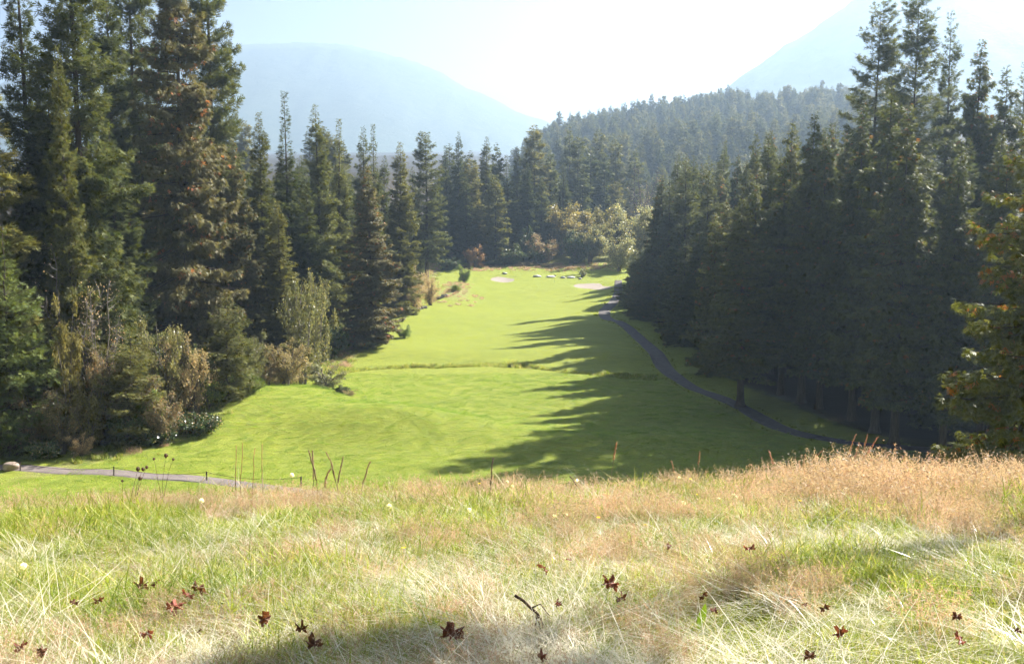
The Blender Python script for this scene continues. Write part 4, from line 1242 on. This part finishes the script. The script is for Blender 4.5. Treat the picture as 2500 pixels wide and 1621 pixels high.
M['green_leaf'] = leaf_mat('broad_green_leaf', (.20, .30, .02), (.28, .36, .04), transl=.55)

def maple_leaf(seed):
    """five-lobed leaf, curled and crumpled, with toothed edge; unit width"""
    g = np.random.default_rng(seed)
    n = 72
    th = np.linspace(-math.pi, math.pi, n, endpoint=False)
    r = .30 + 0 * th
    for a0, ln, wd in ((0, .42, .42), (.95, .38, .40), (-.95, .38, .40), (1.85, .28, .36), (-1.85, .28, .36)):
        d_ = np.abs((th - a0 + math.pi) % (2 * math.pi) - math.pi)
        r = np.maximum(r, ln * np.exp(-(d_ / wd) ** 2) + .12)
    r = r * (1 + .10 * np.sin(th * 19 + g.uniform(0, 6)) * (r > .25))
    r = np.where(np.abs(np.abs(th) - math.pi) < .25, .10, r)
    cu1, cu2, ax = g.uniform(-.9, .9), g.uniform(-1.2, 1.2), g.uniform(0, 3.14)
    V = [np.zeros((1, 3))]
    for f in (.4, .72, 1.0):
        x_, y_ = r * f * np.sin(th), r * f * np.cos(th)
        z_ = cu1 * (x_ * math.cos(ax) + y_ * math.sin(ax)) ** 2 + cu2 * (x_ * math.sin(ax) - y_ * math.cos(ax)) ** 2 * np.abs(y_ * 2)
        z_ = z_ + .10 * f * np.sin(th * 5 + 1) * f + g.normal(0, .02, n)
        V.append(np.stack([x_, y_, z_], -1))
    V = np.concatenate(V)
    f3 = [[0, 1 + k, 1 + (k + 1) % n] for k in range(n)]
    f4 = [[1 + q * n + k, 1 + (q + 1) * n + k, 1 + (q + 1) * n + (k + 1) % n, 1 + q * n + (k + 1) % n] for q in range(2) for k in range(n)]
    A = np.stack([np.clip(g.normal(.4, .25, len(V)), 0, 1), np.clip(g.normal(.05, .12, len(V)), 0, 1), np.zeros(len(V)), np.ones(len(V))], -1)
    return make_mesh('leaf_blade', V, [np.array(f3), np.array(f4)], M['dead_leaf'], {'tint': A}, True)
leaf_meshes = [maple_leaf(500 + k) for k in range(7)]
pet = MB().tube([(0, -.05, 0), (.03, -.3, .05), (.0, -.55, .12)], [.014, .010, .009], 5).mesh('stalk', M['petiole'], True)
LEAVES = [(1105, 1545, 118, 'largest ragged brown maple leaf, lying in the shaded foreground grass'), (425, 1478, 84, 'dark folded maple leaf, biggest of the left foreground cluster'),
    (458, 1452, 50, 'rusty maple leaf tip sticking up behind the biggest left one'), (484, 1435, 62, 'rounded rusty maple leaf at the top right of the left cluster'),
    (345, 1432, 52, 'dark maple leaf at the top left of the left cluster'), (378, 1424, 42, 'curled upright maple leaf beside the dark top left one'),
    (240, 1466, 46, 'faded brown maple leaf in dry grass left of the cluster'), (180, 1470, 36, 'pale brown leaf scrap farther left in the dry grass'),
    (355, 1545, 52, 'dark bat-shaped maple leaf in bright grass at lower left'), (486, 1540, 20, 'tiny brown leaf scrap right of the bat-shaped leaf'),
    (642, 1510, 62, 'dull maple leaf at the rim of the foreground shade'), (735, 1535, 46, 'orange-edged maple leaf in the foreground shade'),
    (768, 1572, 74, 'long twisted brown maple leaf in the foreground shade'), (48, 1580, 58, 'dark maple leaf in the bottom left corner'), (100, 1592, 42, 'tan pointed leaf beside the bottom left corner leaf'),
    (1330, 1388, 46, 'bright rust maple leaf in sunny grass near the centre'), (1390, 1366, 24, 'small bright rust leaf just above the central one'),
    (1490, 1425, 66, 'striped brown maple leaf under dry stalks right of centre'), (1516, 1462, 46, 'folded brown maple leaf below the striped one'),
    (1364, 1474, 38, 'small rust leaf left of the folded brown one'), (1322, 1602, 52, 'red-brown maple leaf at the bottom edge below the fallen twig'),
    (1716, 1455, 42, 'thin rust leaf in green grass right of centre'), (1742, 1488, 36, 'dark leaf just below the thin rust one'), (1966, 1476, 26, 'tiny rust leaf left of the pointed pair'),
    (2012, 1485, 46, 'pointed rust maple leaf in green grass on the right'), (2054, 1546, 54, 'upright orange maple leaf on the right'), (2345, 1562, 54, 'dark red maple leaf near the bottom right'),
    (1976, 1602, 56, 'dark crumpled leaf at the bottom edge on the right'), (2336, 1506, 44, 'faint brown leaf half sunk in grass on the right'), (1632, 1332, 26, 'small rust leaf in the mid meadow'),
    (1830, 1338, 40, 'flat brown leaf in the mid meadow right of the small rust one'), (2485, 1540, 30, 'small rust leaf at the right edge')]
gl = np.random.default_rng(31)
for k, (px, py, wpx, lab) in enumerate(LEAVES):
    p = hit(px, py, 2.5, 30, .17)
    sc = wpx * p[1] / F_PX * (.86 if wpx < 80 else .74)
    e = bpy.data.objects.new('maple_leaf', None); COL.objects.link(e)
    e.location = (p[0], p[1], p[2] + .17)
    e.rotation_euler = (gl.uniform(.05, .75), gl.normal(0, .5), gl.uniform(-1.2, 1.2))
    e.scale = (sc, sc * gl.uniform(.6, 1.0), sc * gl.uniform(1.0, 1.9))
    add_obj('leaf_blade', leaf_meshes[(k + 3) % 7], e); add_obj('stalk', pet, e)
    tag(e, lab, 'leaf', 'fallen maple leaves in the meadow')

def stalk_base(px, py_top, d):
    sx, sz = ray_slope(px, py_top)
    x = sx * d
    z0 = float(ground_z(x, d))
    return np.array([x, d, z0]), sz * d - z0

def curve_stem(h, lean, g, n=7):
    s = np.linspace(0, 1, n)
    az = g.uniform(0, 6.28)
    return np.stack([lean * h * s ** 1.8 + g.normal(0, .004, n), .25 * lean * h * s ** 1.8 * math.sin(az) + g.normal(0, .004, n), h * s * (1 - .12 * abs(lean) * s)], -1)

def spike(P, r, n, g, size, mat, name, parent):
    """seed head along polyline P: many small capsules round the stem"""
    mb = MB()
    seg = np.linspace(0, len(P) - 1.001, n)
    k = seg.astype(int); f = (seg - k)[:, None]
    c = P[k] * (1 - f) + P[k + 1] * f
    t = seg / seg.max()
    rr_ = r * (1 - .65 * t) * g.uniform(.5, 1.2, n)
    az = g.uniform(0, 6.28, n)
    o_ = np.stack([np.cos(az), np.sin(az), g.uniform(.2, 1.0, n)], -1)
    o_ = nrm(o_)
    c2 = c + o_ * rr_[:, None]
    sd = nrm(np.cross(o_, g.normal(0, 1, (n, 3)))); s2 = np.cross(o_, sd)
    sz_ = (size * g.uniform(.6, 1.3, n))[:, None]
    V = np.stack([c2 - o_ * sz_ * .6, c2 + sd * sz_ * .45, c2 + s2 * sz_ * .45, c2 - sd * sz_ * .45, c2 - s2 * sz_ * .45, c2 + o_ * sz_], 1).reshape(-1, 3)
    b0 = np.arange(n)[:, None] * 6
    T = np.concatenate([b0 + np.array(q) for q in ([0, 1, 2], [0, 2, 3], [0, 3, 4], [0, 4, 1], [5, 2, 1], [5, 3, 2], [5, 4, 3], [5, 1, 4])])
    A = np.repeat(np.stack([np.clip(g.normal(.5, .3, n), 0, 1), 0 * t, 0 * t, 1 + 0 * t], -1), 6, 0)
    mb.add(V, T, None, A)
    return mb.obj(name, mat, parent)

def resample(P, n):
    t = np.linspace(0, len(P) - 1, n)
    return np.stack([np.interp(t, np.arange(len(P)), P[:, c]) for c in range(3)], -1)

gs = np.random.default_rng(808)
def seed_grass(px, top, d, lean, lab, head=.28, mat='seed_tan'):
    b0, h = stalk_base(px, top, d)
    h = max(h, .35)
    e = bpy.data.objects.new('seeding_grass', None); COL.objects.link(e)
    e.location = b0 - np.array([lean * h * .95, 0, 0.02])
    P = curve_stem(h, lean, gs)
    MB().tube(P, np.linspace(.0034, .0016, len(P)), 5).obj('stem', M['stem_dry'], e, True)
    Q_ = resample(P, 40); hd = Q_[int(40 * (1 - head)):]
    spike(hd, .009, 70, gs, .012, M[mat], 'seed_head', e)
    s = np.linspace(0, 1, 5)
    lf = np.stack([-.10 * s, .05 * s, h * .25 + .12 * s - .10 * s ** 2], -1)
    sd = np.array([0, .004, 0]) * (1 - s)[:, None]
    MB().add(np.concatenate([lf - sd, lf + sd]), None, [[k, k + 1, 6 + k, 5 + k] for k in range(4)], (.4, 0, 0, 1)).obj('blade', M['gr_straw'], e)
    tag(e, lab, 'grass stalk', 'tall seeding grasses on the brow')
for px, top, d, lean, lab in [
        (2089, 1055, 13.2, .16, 'tall upright seeding grass, leftmost of the tallest clump'), (2100, 1074, 13.0, .2, 'seeding grass second from the left in the tallest clump'),
        (2120, 1055, 13.1, .14, 'seeding grass with straight dark head in the middle of the tallest clump'), (2138, 1056, 13.3, .3, 'seeding grass leaning right in the tallest clump'),
        (2128, 1086, 12.9, .34, 'seeding grass with bent pale head below the tallest clump'), (2110, 1106, 12.8, .25, 'short seeding grass at the foot of the tallest clump'),
        (2160, 1093, 13.4, .38, 'seeding grass leaning right, just right of the tallest clump'), (2170, 1104, 13.5, .45, 'outermost leaning seeding grass right of the tallest clump'),
        (2003, 1090, 13.3, .42, 'lone arching seeding grass left of the tallest clump'), (1967, 1103, 13.2, .1, 'short upright seeding grass left of the arching one'),
        (2212, 1113, 13.6, .02, 'upright seeding grass between tallest clump and bright cedar'), (2278, 1128, 13.8, .4, 'bent seeding grass before the bright cedar'),
        (2333, 1114, 13.5, .48, 'strongly leaning seeding grass under the bright cedar'), (1880, 1095, 13.4, -.2, 'thin seeding grass leaning left over the shaded fairway'),
        (1708, 1098, 13.6, .05, 'thin dark-headed grass standing over the shaded fairway'), (1505, 1074, 13.0, .1, 'single tall thin grass against the shadow edge'), (1640, 1120, 13.2, -.15, 'short dark-headed grass right of the shadow edge')]:
    seed_grass(px, top, d, lean, lab)

def dock(px, top, d, lean, lab, head=.5, r=.009, mat='seed_brown', size=.011, hook=0.0):
    b0, h = stalk_base(px, top, d); h = max(h, .4)
    e = bpy.data.objects.new('dried_flower_stalk', None); COL.objects.link(e)
    e.location = b0 - np.array([lean * h * .95, 0, .02])
    P = curve_stem(h, lean, gs)
    P[-2:, 0] += np.array([.4, 1.0]) * hook; P[-1, 2] -= abs(hook) * .8
    MB().tube(P, np.linspace(.0042, .002, len(P)), 6).obj('stem', M['stem_dark'], e, True)
    Q_ = resample(P, 50)
    spike(Q_[int(50 * (1 - head)):], r, 170, gs, size, M[mat], 'seed_head', e)
    tag(e, lab, 'flower stalk', 'dried flower stalks on the brow')
for px, top, d, lean, hook, lab in [(756, 1092, 12.0, -.14, 0, 'dried flower spike, leftmost of the dense clump left of centre'), (768, 1090, 12.3, .05, -.03, 'dried flower stalk with nodding tip in the dense clump'),
        (797, 1098, 12.1, -.22, 0, 'thick dried flower spike leaning left in the dense clump'), (838, 1108, 12.2, .16, 0, 'dried flower spike leaning right beside the dense clump'),
        (800, 1128, 11.9, .1, .05, 'short hooked dried flower spike inside the dense clump'), (906, 1116, 12.6, .25, -.02, 'lone curved dried flower spike right of the dense clump')]:
    dock(px, top, d, lean, lab, hook=hook)
dock(1204, 1113, 12.4, .06, 'dark bare mullein-like stalk near the shadow tip', .75, .008, 'seed_dark', .011)
for px, top, lean, lab in [(577, 1082, .04, 'thin pale weed stalk, leftmost of four by the rope fence'), (592, 1078, .05, 'thin pale weed stalk, second of four by the rope fence'),
        (622, 1088, .07, 'thin pale weed stalk, third of four by the rope fence'), (640, 1080, .02, 'thin pale weed stalk, rightmost of four by the rope fence')]:
    dock(px, top, 12.4, lean, lab, .55, .004, 'seed_tan', .007)

def carrot(px, top, d, lean, lab, r=.022):
    b0, h = stalk_base(px, top, d); h = max(h, .3)
    e = bpy.data.objects.new('wild_carrot', None); COL.objects.link(e)
    e.location = b0 - np.array([lean * h * .95, 0, .02])
    P = curve_stem(h, lean, gs)
    MB().tube(P, np.linspace(.003, .0016, len(P)), 5).obj('stem', M['stem_dark'], e, True)
    mb = MB(); tip = P[-1]
    for k in range(26):                     # umbel folded like a bird's nest
        a = k * 2.4; rad = r * (.5 + .5 * ((k * .618) % 1))
        q0 = tip - [0, 0, r * 1.2]
        q1 = tip + np.array([math.cos(a) * rad, math.sin(a) * rad, -.2 * r])
        q2 = tip + np.array([math.cos(a) * rad * .5, math.sin(a) * rad * .5, .9 * r])
        mb.tube([q0, q1, q2], [.0025, .0045, .0035], 4, (.5, 0, 0, 1))
    mb.obj('seed_head', M['seed_dark'], e)
    tag(e, lab, 'wild carrot', 'dried wild carrots on the left brow')
for px, top, d, lean, r, lab in [(334, 1138, 11.2, .2, .024, 'dried wild carrot head, leftmost of the close three'), (349, 1135, 11.4, .25, .020, 'dried wild carrot head, middle of the close three'),
        (357, 1130, 11.6, .26, .018, 'dried wild carrot head, rightmost of the close three'), (341, 1160, 11.0, .15, .021, 'lower dried wild carrot head under the close three'),
        (403, 1106, 11.6, .1, .024, 'highest dried wild carrot head, over the lawn'), (376, 1113, 11.7, -.1, .014, 'small dried wild carrot head left of the highest'),
        (420, 1114, 11.8, .2, .014, 'small dried wild carrot head right of the highest'), (298, 1169, 11.3, .05, .013, 'small dark wild carrot head low at the cart path')]:
    carrot(px, top, d, lean, lab, r)

def puff(px, py, d, lab, r=.020):
    b0, h = stalk_base(px, py, d); h = max(h, .18)
    e = bpy.data.objects.new('seed_clock', None); COL.objects.link(e); e.location = b0 - np.array([0, 0, .02])
    P = curve_stem(h, .04, gs)
    MB().tube(P, np.linspace(.0022, .0016, len(P)), 5).obj('stem', M['stem_green'], e, True)
    c = P[-1]
    n = 130
    o_ = nrm(gs.normal(0, 1, (n, 3)) + [0, 0, .25])
    sd = nrm(np.cross(o_, gs.normal(0, 1, (n, 3))))
    a = c + o_ * r * .2; b_ = c + o_ * (r * gs.uniform(.8, 1.1, n))[:, None]
    V = np.stack([a, b_ + sd * r * .22, b_ - sd * r * .22], 1).reshape(-1, 3)
    MB().add(V, np.arange(n * 3).reshape(-1, 3), None, (.5, 0, 0, 1)).obj('seed_head', M['fluff'], e)
    tag(e, lab, 'seed clock', 'white seed clocks in the meadow')
for px, py, d, r, lab in [(490, 1217, 10.6, .026, 'white seed clock on the left brow below the rope fence'), (948, 1232, 10.0, .030, 'large white seed clock left of centre'),
        (1144, 1253, 9.6, .022, 'white seed clock near the centre of the brow'), (1100, 1252, 9.8, .014, 'small white seed clock beside the central one'), (1789, 1207, 10.6, .032, 'large white seed clock in the tan grass right of centre'),
        (1665, 1240, 10.0, .026, 'white seed clock between the large one and the centre'), (1752, 1236, 10.2, .022, 'white seed clock just below left of the large one'),
        (1655, 1162, 12.0, .016, 'small white seed clock against the shaded fairway'), (1236, 1172, 11.8, .018, 'small white seed clock at the shadow tip'), (1247, 1182, 11.7, .016, 'tiny white seed clock beside the one at the shadow tip'),
        (1405, 1168, 12.0, .016, 'small white seed clock at the brow right of centre'), (708, 1155, 11.6, .024, 'pale seed clock left of the dried flower spikes'), (62, 1500, 6.8, .022, 'pale seed clock in the lower left grass'),
        (1378, 1280, 9.0, .022, 'fuzzy seed clock in the mid meadow'), (1350, 1282, 8.9, .018, 'second fuzzy seed clock left in the mid meadow')]:
    puff(px, py, d, lab, r)

def hawkbit(px, py, d, lab, r=.018):
    b0, h = stalk_base(px, py, d); h = max(h, .15)
    e = bpy.data.objects.new('yellow_flower', None); COL.objects.link(e); e.location = b0 - np.array([0, 0, .02])
    P = curve_stem(h, .06, gs)
    MB().tube(P, np.linspace(.0022, .0018, len(P)), 5).obj('stem', M['stem_green'], e, True)
    c = P[-1]; mb = MB()
    for ring, n, tl in ((1.0, 18, .25), (.7, 14, .6), (.4, 9, 1.0)):
        for k in range(n):
            a = 2 * math.pi * k / n + ring
            o_ = np.array([math.cos(a), math.sin(a), tl]); o_ /= np.linalg.norm(o_)
            sd = np.array([-math.sin(a), math.cos(a), 0]) * r * .17
            mb.add([c + o_ * r * .1, c + o_ * r * ring * .8 + sd, c + o_ * r * ring * 1.05, c + o_ * r * ring * .8 - sd], None, [[0, 1, 2, 3]], (.5, 0, 0, 1))
    mb.obj('flower_head', M['petal'], e)
    tag(e, lab, 'flower', 'yellow flowers in the meadow')
for px, py, d, lab in [(984, 1430, 7.2, 'yellow flower low in the grass left of the fallen twig'), (1458, 1274, 9.0, 'yellow flower in the mid meadow right of centre'), (1582, 1270, 9.2, 'yellow flower over dark stems in the mid meadow'),
        (1574, 1312, 8.4, 'wilting yellow flower on a dark stem in the mid meadow'), (1681, 1165, 12.0, 'yellow flower against the shaded fairway'), (1949, 1250, 10.0, 'yellow flower inside the tan grass'),
        (2056, 1206, 11.0, 'yellow flower in the tan grass on the right'), (2140, 1180, 11.8, 'yellow flower below the tallest seeding grass'), (1166, 1176, 11.8, 'yellow flower on the brow left of the shadow tip'), (1700, 1203, 10.8, 'yellow flower among the white seed clocks')]:
    hawkbit(px, py, d, lab)

# fallen forked twig, small dark twig, one broad leaf
p = hit(1300, 1560, 2.5, 30)
e = bpy.data.objects.new('fallen_twig', None); COL.objects.link(e); e.location = p
k_ = p[1] / F_PX
def scr(dx, dy, up): return np.array([dx * k_, -dy * k_ * .6, up])
MB().tube([scr(-45, -60, .20), scr(-22, -42, .18), scr(-4, -25, .15), scr(12, -10, .13)], [.008, .0075, .007, .006], 6).obj('branch', M['stem_dark'], e, True)
for q in ([scr(12, -10, .13), scr(8, 20, .09), scr(0, 48, .05), scr(-25, 72, .02)], [scr(12, -10, .13), scr(18, 25, .08), scr(20, 60, .04)], [scr(14, -9, .13), scr(26, 25, .09), scr(32, 62, .04)], [scr(-4, -25, .15), scr(20, -28, .17), scr(45, 5, .12)]):
    MB().tube(q, np.linspace(.0045, .002, len(q)), 5).obj('side_twig', M['stem_dark'], e, True)
tag(e, 'forked brown twig fallen in the foreground grass above the red-brown leaf', 'twig')
p = hit(1402, 1228, 2.5, 30)
e = MB().tube([(-.06, .02, .34), (-.02, 0, .30), (.02, 0, .24), (.06, -.02, .17)], [.008, .007, .006, .004], 6).obj('dark_twig', M['stem_dark'], None, True, loc=tuple(p))
tag(e, 'short dark twig caught in the mid meadow grass', 'twig')
p = hit(1705, 1560, 2.5, 30)
s = np.linspace(0, 1, 9)
c = np.stack([.03 * s, .0 * s, .05 + .13 * s], -1); wd = .022 * np.sin(math.pi * np.clip(s, .06, .96))
mb = MB().add(np.concatenate([c - np.stack([wd, 0 * wd, 0 * wd], -1), c + np.stack([wd, .3 * wd, 0 * wd], -1)]), None, [[k, k + 1, 10 + k, 9 + k] for k in range(8)], (.5, 0, 0, 1))
e = mb.obj('broad_leaf', M['green_leaf'], None, True, loc=tuple(p))
tag(e, 'single bright green broad leaf standing in the pale foreground grass', 'leaf')
